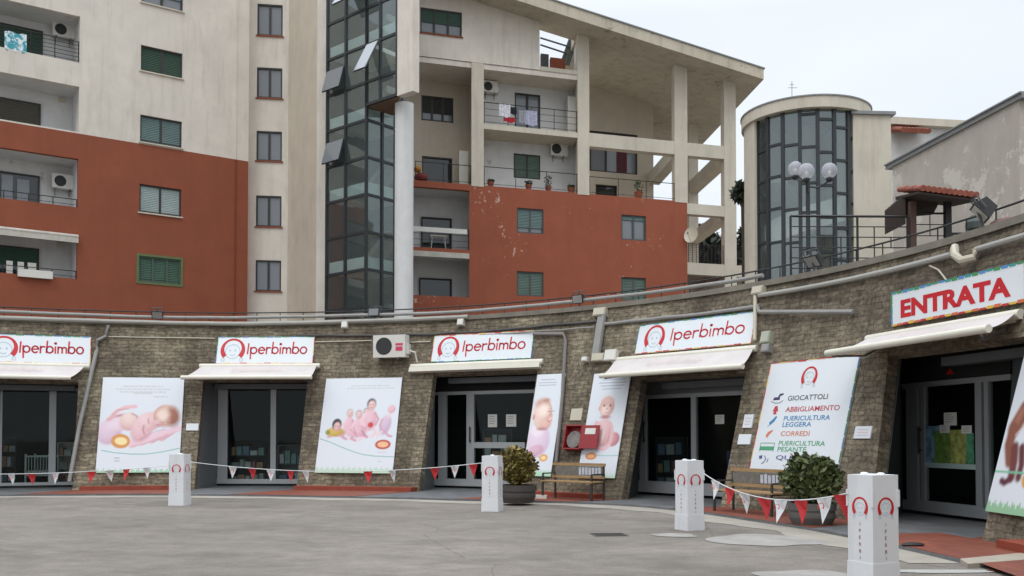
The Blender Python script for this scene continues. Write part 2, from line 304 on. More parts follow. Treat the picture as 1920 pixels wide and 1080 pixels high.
    def stroke(s, f, pts, wd, w):
        for (a, b), (c, d) in zip(pts, pts[1:]):
            dx, dy = c-a, d-b; L = sqrt(dx*dx+dy*dy) or 1e-6; dx /= L; dy /= L; h = wd/2
            a_, b_, c_, d_ = a-dx*h*.6, b-dy*h*.6, c+dx*h*.6, d+dy*h*.6
            s.face([f.P(a_+dy*h, b_-dx*h, w), f.P(c_+dy*h, d_-dx*h, w), f.P(c_-dy*h, d_+dx*h, w), f.P(a_-dy*h, b_+dx*h, w)])
    def wall(s, f, us, vs, holes, w0, w1, top=None, uv=False):
        """solid wall of cells with real openings; top(u) clips its upper edge"""
        us = sorted(set([round(x, 5) for x in us]+[round(h[k], 5) for h in holes for k in (0, 1)])); vs = sorted(set([round(x, 5) for x in vs]+[round(h[k], 5) for h in holes for k in (2, 3)]))
        us = [u for u in us if us[0] <= u <= us[-1]]
        def solid(i, j):
            if i < 0 or j < 0 or i >= len(us)-1 or j >= len(vs)-1: return False
            uc = (us[i]+us[i+1])/2; vc = (vs[j]+vs[j+1])/2
            if top and vs[j] >= top(uc): return False
            return not any(h[0] < uc < h[1] and h[2] < vc < h[3] for h in holes)
        def Q(u, v, w):
            if top: v = min(v, top(u))
            return f.P(u, v, w)
        for i in range(len(us)-1):
            for j in range(len(vs)-1):
                if not solid(i, j): continue
                a, b, c, d = us[i], us[i+1], vs[j], vs[j+1]; U = lambda *q: list(q) if uv else None
                s.face([Q(a, c, w1), Q(b, c, w1), Q(b, d, w1), Q(a, d, w1)], U((a, c), (b, c), (b, d), (a, d)))
                s.face([Q(b, c, w0), Q(a, c, w0), Q(a, d, w0), Q(b, d, w0)], U((b, c), (a, c), (a, d), (b, d)))
                e = w1-w0
                if not solid(i-1, j): s.face([Q(a, c, w0), Q(a, c, w1), Q(a, d, w1), Q(a, d, w0)], U((a-e, c), (a, c), (a, d), (a-e, d)))
                if not solid(i+1, j): s.face([Q(b, c, w1), Q(b, c, w0), Q(b, d, w0), Q(b, d, w1)], U((b, c), (b+e, c), (b+e, d), (b, d)))
                if not solid(i, j-1): s.face([Q(a, c, w0), Q(b, c, w0), Q(b, c, w1), Q(a, c, w1)], U((a, c-e), (b, c-e), (b, c), (a, c)))
                if not solid(i, j+1): s.face([Q(a, d, w1), Q(b, d, w1), Q(b, d, w0), Q(a, d, w0)], U((a, d), (b, d), (b, d+e), (a, d+e)))
    def build(s, name, m, parent=None, smooth=False, **tags):
        me = bpy.data.meshes.new(name); me.from_pydata(s.v, [], s.f)
        if s.uv:
            l = me.uv_layers.new(name='UVMap')
            for k, q in s.uv.items():
                for li, c in zip(me.polygons[k].loop_indices, q): l.data[li].uv = c
        me.materials.append(m)
        if smooth:
            for p in me.polygons: p.use_smooth = True
            me.set_sharp_from_angle(angle=radians(40))
        me.validate(); me.update()
        o = bpy.data.objects.new(name, me); COL.objects.link(o)
        if parent is not None: o.parent = parent; o.matrix_parent_inverse = parent.matrix_basis.inverted()
        for k, v in tags.items(): o[k] = v
        return o
def thing(name, label, cat, loc=(0, 0, 0), group=None):
    o = bpy.data.objects.new(name, None); COL.objects.link(o); o.location = loc; o['label'] = label; o['category'] = cat
    o.empty_display_size = .2
    if group: o['group'] = group
    return o
def T(label, category, group=None):
    d = dict(label=label, category=category)
    if group: d['group'] = group
    return d
def text_faces(s, size=1.0, bold=0.0, spacing=1.0):
    c = bpy.data.curves.new('t', 'FONT'); c.body = s; c.size = size; c.offset = bold; c.space_character = spacing; c.resolution_u = 3
    o = bpy.data.objects.new('t', c); COL.objects.link(o); bpy.context.view_layer.update()
    me = bpy.data.meshes.new_from_object(o.evaluated_get(bpy.context.evaluated_depsgraph_get()))
    vs = [(v.co.x, v.co.y) for v in me.vertices]; fs = [tuple(p.vertices) for p in me.polygons]
    bpy.data.objects.remove(o); bpy.data.curves.remove(c); bpy.data.meshes.remove(me); return vs, fs
def text(mb, f, s, u, v, w, height=None, width=None, bold=0, vert=None, spacing=1.0):
    vs, fs = text_faces(s, 1, bold, spacing)
    x0 = min(a for a, b in vs); x1 = max(a for a, b in vs); y0 = min(b for a, b in vs); y1 = max(b for a, b in vs)
    sy = height/(y1-y0); sx = width/(x1-x0) if width else sy
    i = len(mb.v); mb.v += [tuple(f.P(u+(a-x0)*sx, v+(b-y0)*sy, w)) for a, b in vs]; mb.f += [tuple(i+k for k in q) for q in fs]

# handwriting for the shop name: polylines per letter, x height 1
def arc(cx, cy, r, a0, a1, n=10, ry=None): return [(cx+r*cos(radians(a0+(a1-a0)*k/n)), cy+(ry or r)*sin(radians(a0+(a1-a0)*k/n))) for k in range(n+1)]
GLY = {'I': ([[(0, 0), (.06, 1.55)]], .38), 'p': ([[(.08, -.75), (.0, 1)], arc(.45, .5, .42, 0, 360, 14, .47)], 1.1),
       'e': ([[(.08, .52), (.85, .55)]+arc(.46, .5, .42, 5, 315, 12, .48)], 1.1), 'r': ([[(.05, 0), (.05, 1)], arc(.42, .55, .38, 175, 60, 6)], .78),
       'b': ([[(.05, .05), (.12, 1.75)], arc(.47, .5, .42, 0, 360, 14, .48)], 1.12), 'i': ([[(.08, 0), (.06, .95)], arc(.07, 1.45, .09, 0, 360, 6)], .38),
       'm': ([[(.05, 0), (.05, .95)], arc(.32, .62, .27, 180, 0, 7)+[(.59, .05)], arc(.86, .62, .27, 180, 0, 7)+[(1.13, .05)]], 1.36),
       'o': ([arc(.45, .5, .44, 0, 360, 14, .5)], 1.05)}
def script_text(mb, f, s, u, v, w, width, thick, xh=None):
    tot = sum(GLY[c][1] for c in s); sc = width/tot; x = u; sy = xh or sc
    for c in s:
        for st in GLY[c][0]: mb.stroke(f, [(x+a*sc, v+b*sy) for a, b in st], thick, w)
        x += GLY[c][1]*sc
def logo(f, u, v, w, R, red, face):
    """red hair arc round a smiling face outline"""
    a0, a1 = radians(-42), radians(222)
    def th(t):
        k = abs((t-pi/2)/(a1-pi/2)); return R*(.17+.20*min(1, max(0, k-.25)*1.6))
    red.ring(f, u, v, w, lambda t: R, lambda t: R-th(t), a0, a1, 26)
    face.ring(f, u, v-.12*R, w, R*.62, R*.57, 0, 2*pi, 20)
    for sgn in (-1, 1):
        face.ring(f, u+sgn*.22*R, v-.02*R, w+.001, R*.08, 0.001, 0, 2*pi, 8)
        face.ring(f, u+sgn*.75*R, v-.82*R, w, R*.16, R*.11, 0, 2*pi, 8)
    face.ring(f, u, v-.25*R, w+.001, R*.24, R*.18, pi*1.15, pi*1.85, 8)
CHIPS = [mat('chip_%s' % n, c, .5, .03) for n, c in (('red', 'b8322f'), ('teal', '2f8f8c'), ('yellow', 'd2a83a'), ('green', '3d8a57'), ('orange', 'c9663a'), ('blue', '4d86b8'))]
CHIP_BATCH = {}
def chip_border(f, u0, u1, v0, v1, w, parent, step=.2, size=.05, sides='tblr'):
    """printed border of coloured dashes round a sign"""
    mbs = [MB() for _ in CHIPS]; k = rnd.randrange(6)
    def seg(a, b, c, d):
        nonlocal k
        mbs[k % 6].box(f, a, c, b, d, w-.003, w+.002); k += 1
    n = max(1, int((u1-u0)/step)); m_ = max(1, int((v1-v0)/step)); h = size/2
    for i in range(n):
        a = u0+(u1-u0)*i/n; b = u0+(u1-u0)*(i+.86)/n
        if 't' in sides: seg(a, v1-h+rnd.uniform(-.01, .01), b, v1+h)
        if 'b' in sides: seg(a, v0-h, b, v0+h+rnd.uniform(-.01, .01))
    for i in range(m_):
        a = v0+(v1-v0)*i/m_; b = v0+(v1-v0)*(i+.86)/m_
        if 'l' in sides: seg(u0-h, a, u0+h, b)
        if 'r' in sides: seg(u1-h, a, u1+h, b)
    me = MB(); o = None
    allv = MB(); mats_idx = []
    for q, b in enumerate(mbs):
        off = len(allv.v); allv.v += b.v
        for fc in b.f: allv.f.append(tuple(off+i for i in fc)); mats_idx.append(q)
    if not allv.f: return
    o = allv.build('border', CHIPS[0], parent)
    for m in CHIPS[1:]: o.data.materials.append(m)
    for p, q in zip(o.data.polygons, mats_idx): p.material_index = q

# ------------------------------------------------------------------ the curved battered shop wall
C0 = Vector((-8.6, 13.0, 0)); R0 = 15.75; KL = .27
def rad(th): return Vector((sin(th), cos(th), 0))
def tan_(th): return Vector((cos(th), -sin(th), 0))
class Cone:
    def P(s, u, v, w=0):
        th = u/R0; return C0+rad(th)*(R0+KL*v-w*.965)+Vector((0, 0, v+w*.26))
    def px(s, px, py):
        d = ray(px, py); a, b = 5.0, 60.0
        g = lambda t: (lambda q: (Vector((q.x-C0.x, q.y-C0.y)).length-(R0+KL*q.z)))(EYE+d*t)
        for _ in range(50):
            m = (a+b)/2
            if g(m) > 0: b = m
            else: a = m
        q = EYE+d*a; return atan2(q.x-C0.x, q.y-C0.y)*R0, q.z
CN = Cone()
def base_u(px, z=.1):
    a, b = 850.0, 1400.0
    for _ in range(40):
        m = (a+b)/2
        if CN.px(px, m)[1] > z: a = m
        else: b = m
    return CN.px(px, a)[0]
def lean(px, py):
    """flat frame lying on the battered wall at that spot"""
    u, v = CN.px(px, py); th = u/R0
    return Fr(C0+rad(th)*R0, tan_(th), rad(th)*KL+Vector((0, 0, 1)), (-rad(th)+Vector((0, 0, KL))))
def upright(px, r):
    u = base_u(px); th = u/R0
    return Fr(C0+rad(th)*r, tan_(th), (0, 0, 1), -rad(th))
WALL_TOP = 5.10
BAYS = [dict(l=-110, r=136, ty=716, tx=90, l2=-130, r2=166), dict(l=365, r=556, ty=713, tx=480, l2=408, r2=582), dict(l=785, r=974, ty=700, tx=890, l2=815, r2=1003), dict(l=1166, r=1352, ty=706, tx=1290, l2=1197, r2=1400), dict(l=1632, r=1843, ty=652, tx=1780, l2=1692, r2=1900)]
holes = []
for b in BAYS:
    b['u0'] = base_u(b['l']); b['u1'] = base_u(b['r']); b['zt'] = CN.px(b['tx'], b['ty'])[1]; b['th'] = (b['u0']+b['u1'])/2/R0
    holes.append((b['u0'], b['u1'], 0.0, b['zt']))
    print('bay', round(b['u0'], 2), round(b['u1'], 2), round(b['zt'], 2))
UL, UR = radians(-62)*R0, radians(128)*R0
shop = thing('shop_building', 'curved brown stone shop front with a leaning wall and five glazed openings', 'shop', C0+rad(.4)*R0)
SKU = BAYS[4]['u0']; SKK = .15
class ConeS(Cone):   # the entrance's left jamb stands more upright than the others
    def P(s, u, v, w=0): return Cone.P(s, u-SKK*v*max(0, 1-abs(u-SKU)/1.8), v, w)
mb = MB(); us = [UL+(UR-UL)*k/130 for k in range(131)]
mb.wall(ConeS(), us, [0, 1.2, 2.4, 3.6, WALL_TOP], holes, -.25, 0, uv=True); mb.build('stone_wall', M_STONE, shop)
def arcbox(mb, r0, r1, z0, z1, u0, u1, n=None, uv=True):
    n = n or max(2, int(abs(u1-u0)/.6)); P = lambda u, r, z: C0+rad(u/R0)*r+Vector((0, 0, z))
    for k in range(n):
        a = u0+(u1-u0)*k/n; b = u0+(u1-u0)*(k+1)/n
        mb.face([P(a, r0, z0), P(b, r0, z0), P(b, r0, z1), P(a, r0, z1)], [(a, z0), (b, z0), (b, z1), (a, z1)])
        mb.face([P(b, r1, z0), P(a, r1, z0), P(a, r1, z1), P(b, r1, z1)], [(b, z0), (a, z0), (a, z1), (b, z1)])
        mb.face([P(a, r0, z1), P(b, r0, z1), P(b, r1, z1), P(a, r1, z1)], [(a, r0), (b, r0), (b, r1), (a, r1)])
        mb.face([P(a, r1, z0), P(b, r1, z0), P(b, r0, z0), P(a, r0, z0)], [(a, r1), (b, r1), (b, r0), (a, r0)])
        if k == 0: mb.face([P(a, r1, z0), P(a, r0, z0), P(a, r0, z1), P(a, r1, z1)], [(r1, z0), (r0, z0), (r0, z1), (r1, z1)])
        if k == n-1: mb.face([P(b, r0, z0), P(b, r1, z0), P(b, r1, z1), P(b, r0, z1)], [(r0, z0), (r1, z0), (r1, z1), (r0, z1)])
RT = R0+KL*WALL_TOP
mb = MB(); arcbox(mb, RT-.06, RT+.55, WALL_TOP, WALL_TOP+.13, UL, UR, 130); mb.build('coping', mat('coping_stone', '7b756a', .9, .25, 2), shop)
# interior room (dark) behind the openings
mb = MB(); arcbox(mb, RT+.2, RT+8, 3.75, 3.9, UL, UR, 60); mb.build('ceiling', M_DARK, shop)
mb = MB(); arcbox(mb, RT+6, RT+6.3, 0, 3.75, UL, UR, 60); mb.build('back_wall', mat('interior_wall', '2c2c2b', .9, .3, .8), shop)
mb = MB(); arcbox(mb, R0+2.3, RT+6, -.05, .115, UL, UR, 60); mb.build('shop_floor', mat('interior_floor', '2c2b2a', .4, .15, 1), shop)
RD = R0+2.05   # radius of the glazing
FZ = .12
def bay_frame(b):
    th = b['th']; return Fr(C0+rad(th)*RD*cos((b['u1']-b['u0'])/2/R0*.8), tan_(th), (0, 0, 1), -rad(th))
for k, b in enumerate(BAYS):
    f = bay_frame(b); b['f'] = f; hw = (b['u1']-b['u0'])/2*1.0
    b['a'] = f.px(b['l2'], 820)[0]; b['b'] = f.px(b['r2'], 820)[0]; H = b['zt']+.06
    # metal-lined reveal: two side panels and a soffit between stone wall and glazing
    for sg in (-1, 1):
        mb = MB(); uu = b['u0'] if sg < 0 else b['u1']; th = uu/R0
        a0 = C0+rad(th)*(R0+.46); 
        outp = f.P(b['a'] if sg < 0 else b['b'], 0, 0)
        t = tan_(th)*.06*sg
        p = [C0+rad(th)*(R0+.27), outp]; dz_ = rad(th)*KL*H-(tan_(th)*SKK*H if (k == 4 and sg < 0) else Vector((0, 0, 0)))
        zb = .02
        q = [p[0], p[1], p[1]+t, p[0]+t]
        if sg > 0: q = q[::-1]
        lo = [x+Vector((0, 0, zb)) for x in q]
        hi = [Vector((x.x, x.y, H)) if (x-p[1]).length < .2 else Vector((x.x, x.y, H))+dz_ for x in q]
        mb.hexa(lo+hi)
        mb.build('reveal_panel', M_DGREY if k in (3, 4) else M_GREYM, shop)
    mb = MB(); P0 = C0+rad((b['u0']-(SKK*H if k == 4 else 0))/R0)*(R0+.22+KL*H); P1 = C0+rad(b['u1']/R0)*(R0+.22+KL*H)
    p2, p3 = f.P(b['b'], 0, -.1), f.P(b['a'], 0, -.1)
    lo = [Vector((q.x, q.y, H)) for q in (P0, P1, p2, p3)]; hi = [Vector((q.x, q.y, H+.1)) for q in (P0, P1, p2, p3)]
    mb.hexa(lo+hi); mb.build('soffit', M_DGREY, shop)
    # roller shutter box just under the soffit
    mb = MB(); fs = Fr(C0+rad(b['th'])*(R0+.5+KL*H-.02), tan_(b['th']), (0, 0, 1), -rad(b['th']))
    mb.box(fs, -hw+.04, hw-.04, H-.30, H-.14, -.35, -.05); mb.build('shutter_housing', mat('shutter_grey', '55585a', .5, .1), shop)

def glazing(b, posts, head_y, sill_y, head_x, bars=(), leafs=(), head_band=None, frame=M_ALU):
    """posts: (px0,px1) uprights; glass spans the whole bay behind them"""
    f = b['f']; zt = f.px(head_x, head_y)[1]; zb = max(FZ+.02, f.px(head_x, sill_y)[1])
    r = thing('x', '', ''); COL.objects.unlink(r); bpy.data.objects.remove(r)
    fr = MB(); ba, bb = b['a'], b['b']
    for a, c in posts:
        u0 = f.px(a, 820)[0]; u1 = f.px(c, 820)[0]; fr.box(f, u0, u1, FZ, zt, -.05, .05)
    fr.box(f, ba, bb, zt, zt+.10, -.045, .045); fr.box(f, ba, bb, FZ, zb, -.048, .048)
    for (a, c, y0, y1) in bars:
        u0, u1, v0, v1 = f.rect(a, c, y0, y1); fr.box(f, u0, u1, v0, v1, -.044, .044)
    o = fr.build('shop_window', frame, shop)
    g = MB(); g.box(f, ba, bb, zb, zt, -.008, .008); g.build('pane', M_SHOPG, o)
    hd = MB(); hd.box(f, ba, bb, zt+.10, b['zt']+.06, -.04, .04); hd.build('header_panel', head_band or M_DARK, o)
    return o
w1 = glazing(BAYS[0], [(-90, -80), (92, 105), (155, 162), (0, 4)], 733, 904, 90, frame=M_ALU, head_band=M_DGREY)
w2 = glazing(BAYS[1], [(409, 427), (508, 518)], 728, 898, 470)
w3 = glazing(BAYS[2], [(823, 838), (876, 890)], 740, 898, 870, bars=[(890, 985, 829, 840)])
w4 = glazing(BAYS[3], [(1201, 1213), (1298, 1307)], 745, 905, 1290, head_band=mat('grey_door_header', '6a6c6d', .5, .08))
w5 = glazing(BAYS[4], [(1703, 1724), (1730, 1737), (1833, 1845), (1850, 1858)], 722, 945, 1780, bars=[(1736, 1834, 938, 950)], frame=mat('satin_grey_frame', '8a8c8c', .4, .06, 2))
def paper(f, x0, x1, y0, y1, w, m=None, parent=None, lines=True):
    u0, u1, v0, v1 = f.rect(x0, x1, y0, y1, w); mb = MB(); mb.box(f, u0, u1, v0, v1, w, w+.004)
    o = mb.build('notice', m or M_PLAST, parent)
    if parent is None: pass
    if lines:
        l = MB()
        for k in range(4):
            v = v1-(v1-v0)*(.2+.18*k); l.box(f, u0+(u1-u0)*.15, u0+(u1-u0)*rnd.uniform(.6, .85), v, v+(v1-v0)*.05, w+.004, w+.006)
        l.build('print', mat('grey_print', '8a8a8a', .6, .05), o)
    return o
f3 = BAYS[2]['f']; f4 = BAYS[3]['f']; f5 = BAYS[4]['f']; f2 = BAYS[1]['f']; f1 = BAYS[0]['f']
def tag(o, label, cat, group=None):
    o['label'] = label; o['category'] = cat
    if group: o['group'] = group
    return o
tag(paper(f3, 915, 932, 777, 801, .012), 'white paper notice taped left on the glass of the middle door', 'notice')
tag(paper(f3, 949, 968, 777, 800, .012), 'white paper notice taped right on the glass of the middle door', 'notice')
tag(paper(f4, 1341, 1358, 778, 795, .012), 'small white notice on the sliding door glass right of the post', 'notice')
tag(paper(f5, 1770, 1794, 774, 798, .012), 'white paper taped above the coloured sheets on the entrance glass', 'notice')
tag(paper(f5, 1803, 1822, 798, 813, .014), 'small white card at the right corner of the entrance glass sheets', 'notice')
tag(paper(f5, 1762, 1781, 797, 812, .016), 'small white card overlapping the green sheets on the entrance glass', 'notice')
for (x0, x1, y0, y1, c, lb) in ((1733, 1766, 799, 872, '6d93a6', 'pale blue sheet at left of the entrance glass'), (1752, 1783, 808, 868, '66833c', 'olive green sheet on the entrance glass'),
                                (1782, 1812, 806, 872, '9a9f55', 'yellow green leaflet sheet on the entrance glass'), (1806, 1826, 812, 872, '4f8f6c', 'green sheet at right of the entrance glass')):
    w = .012+.004*rnd.random(); u0, u1, v0, v1 = f5.rect(x0, x1, y0, y1, w)
    m = mat('leaflet_'+c, c, .6, .6, 7, detail=3)
    q = MB(); q.box(f5, u0, u1, v0, v1, .010, .014+.003*rnd.random()); q.build('window_sheet', m, **T(lb, 'poster'))
u0, u1, v0, v1 = f5.rect(1733, 1831, 867, 876, .02); q = MB(); q.box(f5, u0, u1, v0, v1, .02, .03); q.build('frosted_strip', mat('frosted', 'a4b5b0', .5, .05), w5)
f5w = f5.px(1785, 697)
q = MB(); q.poly(f5, [(f5w[0]-.12, f5w[1]-.05), (f5w[0]+.12, f5w[1]-.05), (f5w[0], f5w[1]+.07)], .045, .05); q.build('warning_sticker', M_SIGNR, w5)

# ------------------------------------------------------------------ pavement, ground, terrace
PV = [(-260, 935), (0, 931), (150, 930), (300, 929.5), (450, 931), (620, 934), (740, 936), (870, 940), (1000, 943), (1100, 945.5), (1200, 951), (1323, 965), (1419, 980), (1507, 993), (1589, 1009), (1686, 1030), (1803, 1057)]
def gp(px, py, z=0):
    d = ray(px, py); t = (z-EYE.z)/d.z; return EYE+d*t
edge = []
for x, y in PV:
    p = gp(x, y); q = p-C0; edge.append((atan2(q.x, q.y), Vector((q.x, q.y)).length))
edge.sort()
# light smoothing of the measured kerb line
ths = [radians(-62)+k*radians(1.5) for k in range(0, 200)]
ths = [t for t in ths if t < edge[-1][0]]+[edge[-1][0]]
er = np.interp(ths, [a for a, b in edge], [b for a, b in edge])
for _ in range(3): er[1:-1] = (er[:-2]+er[1:-1]*2+er[2:])/4
def edge_r(t): return float(np.interp(t, ths, er))
mb = MB(); mb.face([(-400, -300, 0), (400, -300, 0), (400, 900, 0), (-400, 900, 0)]); mb.build('ground', ground_mat(), kind='structure')
def strip(mb, t0, t1, rin, rout, z, n=None, skirt=True):
    n = n or max(2, int(abs(t1-t0)/radians(1.2))); P = lambda t, r, z_=z: C0+rad(t)*r+Vector((0, 0, z_))
    for k in range(n):
        a = t0+(t1-t0)*k/n; b = t0+(t1-t0)*(k+1)/n; ra, rb = rin(a), rin(b); oa, ob = rout(a), rout(b)
        mb.face([P(a, ra), P(b, rb), P(b, ob), P(a, oa)], [(a*R0, ra), (b*R0, rb), (b*R0, ob), (a*R0, oa)])
        if skirt: mb.face([P(a, ra, 0), P(b, rb, 0), P(b, rb), P(a, ra)], [(a*R0, ra-.1), (b*R0, rb-.1), (b*R0, rb), (a*R0, ra)])
mb = MB(); strip(mb, ths[0], ths[-1], edge_r, lambda t: R0+2.4, .05); 
mb.build('pavement', M_TILE_G, kind='structure')
# pale kerb band lying in the square along the pavement edge
mb = MB(); strip(mb, ths[0], ths[-1], lambda t: edge_r(t)-.75-.12*sin(t*23)-.06*sin(t*61), lambda t: edge_r(t), .006, skirt=False); mb.build('kerb_band', M_KERB, kind='structure')
# red paving in front of every pier, running out towards the kerb
piers = [(BAYS[k]['u1'], BAYS[k+1]['u0']) for k in range(4)]
mb = MB()
for k, (a, b) in enumerate(piers):
    ta, tb = a/R0, b/R0; n = 14
    w0_, w1_ = (.02, .02), (.02, .02)
    P = lambda t, r: C0+rad(t)*r+Vector((0, 0, .056))
    ea = radians((4.6, 4.2, 1.5, 1.0)[k]); eb = radians((-.5, -2.0, -1.2, 2.5)[k])
    for i in range(n):
        fa, fb = i/n, (i+1)/n
        oa, ob = ta+(tb-ta)*fa, ta+(tb-ta)*fb; ia, ib = (ta-ea)+((tb+eb)-(ta-ea))*fa, (ta-ea)+((tb+eb)-(ta-ea))*fb
        mb.face([P(ia, edge_r(ia)+.02), P(ib, edge_r(ib)+.02), P(ob, R0-.02), P(oa, R0-.02)], [(ia*R0, edge_r(ia)), (ib*R0, edge_r(ib)), (ob*R0, R0), (oa*R0, R0)])
P = lambda t, r: C0+rad(t)*r+Vector((0, 0, .056))
tl = (BAYS[4]['u1']-1.1)/R0
for i in range(8):
    a = tl+(radians(118)-tl)*i/8; b = tl+(radians(118)-tl)*(i+1)/8; ri = lambda t: 14.4 if t > ths[-1] else edge_r(t)+.02
    mb.face([P(a, ri(a)), P(b, ri(b)), P(b, R0), P(a, R0)], [(a*R0, ri(a)), (b*R0, ri(b)), (b*R0, R0), (a*R0, R0)])
mb.build('red_paving', M_TILE_R, kind='structure')
# right corner: kerb strip and second red area nearer the camera
c_ = [gp(1803, 1057), gp(1925, 1034), gp(1990, 1034), gp(1990, 1052), gp(1850, 1070)]
def sheet(name, pts, z, m, t=0):
    mb = MB(); mb.face([(p.x, p.y, z) for p in pts], [(p.x, p.y) for p in pts]); return mb.build(name, m, kind='structure')
sheet('red_corner_paving', [gp(1803, 1056), gp(1700, 1032), gp(1846, 1012), gp(2100, 1012), gp(2100, 1030), gp(1925, 1036)], .052, M_TILE_R)
mb = MB(); mb.hexa([Vector((p.x, p.y, z)) for z in (0, .058) for p in (gp(1815, 1066), gp(2100, 1044), gp(2100, 1026), gp(1800, 1056))]); mb.build('kerb', mat('pale_kerb', 'a39a8c', .85, .12, 3), kind='structure')
sheet('lower_red_paving', [gp(1848, 1071), gp(2150, 1110), gp(2150, 1048), gp(1990, 1052)], .012, M_TILE_R)
def blob(name, px, py, rx, ry, m, z=.008, n=26, kind='structure', jag=.22, seed=1):
    c = gp(px, py); r_ = random.Random(seed); ph = [r_.uniform(0, 6.28) for _ in range(5)]; pts = []
    for k in range(n):
        a = 2*pi*k/n; q = 1+jag*sum(sin((j+2)*a+ph[j])/(j+2) for j in range(5)); pts.append(Vector((c.x+rx*cos(a)*q, c.y+ry*sin(a)*q, 0)))
    mb = MB(); mb.face([(p.x, p.y, z) for p in pts]); return mb.build(name, m, kind=kind)
M_PATCH = mat('cement_patch', '98948f', .85, .22, 2.2)
blob('cement_patch', 1432, 1013, .78, .95, M_PATCH, seed=3)
blob('cement_patch', 1264, 1004, .38, .28, M_PATCH, seed=5)
blob('cement_patch', 1505, 1078, .62, .32, M_PATCH, seed=6)
blob('cement_patch', 1760, 1072, .75, .16, mat('white_paint', 'a8a7a2', .7, .12, 5), seed=8)
c = gp(1142, 1003); mb = MB(); fg = Fr((c.x, c.y, 0), (1, .12, 0), (-.12, 1, 0), (0, 0, 1))
mb.box(fg, -.28, .28, -.24, .24, 0, .008)
for k in range(-3, 4): mb.box(fg, -.25, .25, k*.065-.01, k*.065+.01, .008, .013)
mb.build('manhole_cover', mat('cast_iron', '4a4744', .7, .2, 12), **T('square dark iron drain cover set in the grey asphalt', 'drain cover'))
# red plinth step at the foot of the piers
for (a, b, ins) in ((piers[0][0]+.25, piers[0][1]-.4, .34), (piers[1][0]+.05, piers[1][1]-.05, .36), (piers[2][0]+.1, piers[2][1]-.6, .34), (BAYS[4]['u1']+1.0, BAYS[4]['u1']+6, .35)):
    mb = MB(); arcbox(mb, R0-ins, R0+.05, .05, .17, a, b)
    mb.build('red_plinth', M_PLINTH, shop)
# upper terrace behind the wall
mb = MB(); Pz = lambda t, r, z: C0+rad(t)*r+Vector((0, 0, z))
for k in range(60):
    a = radians(-75)+radians(205)*k/60; b = radians(-75)+radians(205)*(k+1)/60
    mb.face([Pz(a, RT+.45, 5.12), Pz(b, RT+.45, 5.12), Pz(b, 70, 5.12), Pz(a, 70, 5.12)])
    mb.face([Pz(a, 70, 5.12), Pz(b, 70, 5.12), Pz(b, 70, 0), Pz(a, 70, 0)])
mb.build('terrace', mat('terrace_paving', '77726a', .9, .2, 1), kind='structure')

# ------------------------------------------------------------------ the apartment building
apt = thing('apartment_building', 'large cream and terracotta apartment block with loggias under a big sloping roof', 'building', (-3, 47, 5))
BZ = 5.12
def window(f, parent, r, w, kind='double', bars=2, m=None, depth=.12):
    """window set in an opening r=(u0,u1,v0,v1) at depth w; parts: frame (itself) > pane, shutter, sill"""
    u0, u1, v0, v1 = r; t = .07; fr = MB(); fm = m or M_FRAME
    fr.box(f, u0, u0+t, v0, v1, w, w+depth); fr.box(f, u1-t, u1, v0, v1, w, w+depth); fr.box(f, u0+t, u1-t, v0, v0+t, w, w+depth); fr.box(f, u0+t, u1-t, v1-t, v1, w, w+depth)
    if kind in ('double', 'part'):
        for k in range(1, bars):
            uc = u0+(u1-u0)*k/bars; fr.box(f, uc-.05, uc+.05, v0+t, v1-t, w, w+depth*.9)
    o = fr.build('window', fm, parent)
    g = MB(); g.box(f, u0+t, u1-t, v0+t, v1-t, w+.02, w+.035); g.build('pane', M_PANE if kind != 'dark' else M_PANED, o)
    return o
def shutter(f, parent, r, w, m, frac=1.0):
    u0, u1, v0, v1 = r; vb = v1-(v1-v0)*frac; n = int((v1-vb)/.075); mb = MB()
    for k in range(n):
        a = vb+(v1-vb)*k/n; b = vb+(v1-vb)*(k+1)/n
        mb.face([f.P(u0, a, w), f.P(u1, a, w), f.P(u1, a+(b-a)*.55, w+.018), f.P(u0, a+(b-a)*.55, w+.018)]); mb.face([f.P(u0, a+(b-a)*.55, w+.018), f.P(u1, a+(b-a)*.55, w+.018), f.P(u1, b, w), f.P(u0, b, w)])
    return mb.build('shutter', m, parent)
def sill(f, parent, r, w0=0, m=None):
    mb = MB(); mb.box(f, r[0]-.06, r[1]+.06, r[2]-.06, r[2], w0-.2, w0+.07); mb.build('sill', m or M_CONC, parent)
def recess(f, parent, r, depth, m, w1=-.25):
    """inside of a loggia: floor, ceiling, cheeks, back"""
    u0, u1, v0, v1 = r; P = f.P; mb = MB(); d = -depth
    t = .15
    mb.box(f, u0-t, u1+t, v0-.02, v1+.02, d-.2, d)
    mb.box(f, u0-t, u0, v0-.02, v1+.02, d, w1-.003); mb.box(f, u1, u1+t, v0-.02, v1+.02, d, w1-.003)
    mb.box(f, u0, u1, v0-.17, v0-.003, d, w1-.003); mb.box(f, u0, u1, v1+.003, v1+.17, d, w1-.003)
    return mb.build('loggia', m, parent)
def railing(f, parent, u0, u1, v0, v1, w, n=4, posts=3, r=.02, name='railing', m=None):
    mb = MB()
    for k in range(n+1):
        v = v0+.12+(v1-v0-.12)*k/n; mb.tube([f.P(u0, v, w), f.P(u1, v, w)], r if k == n else r*.6, 6)
    for k in range(posts):
        u = u0+.03+(u1-u0-.06)*k/(posts-1); mb.tube([f.P(u, v0, w), f.P(u, v1, w)], r, 6)
    return mb.build(name, m or M_BLACK, parent)
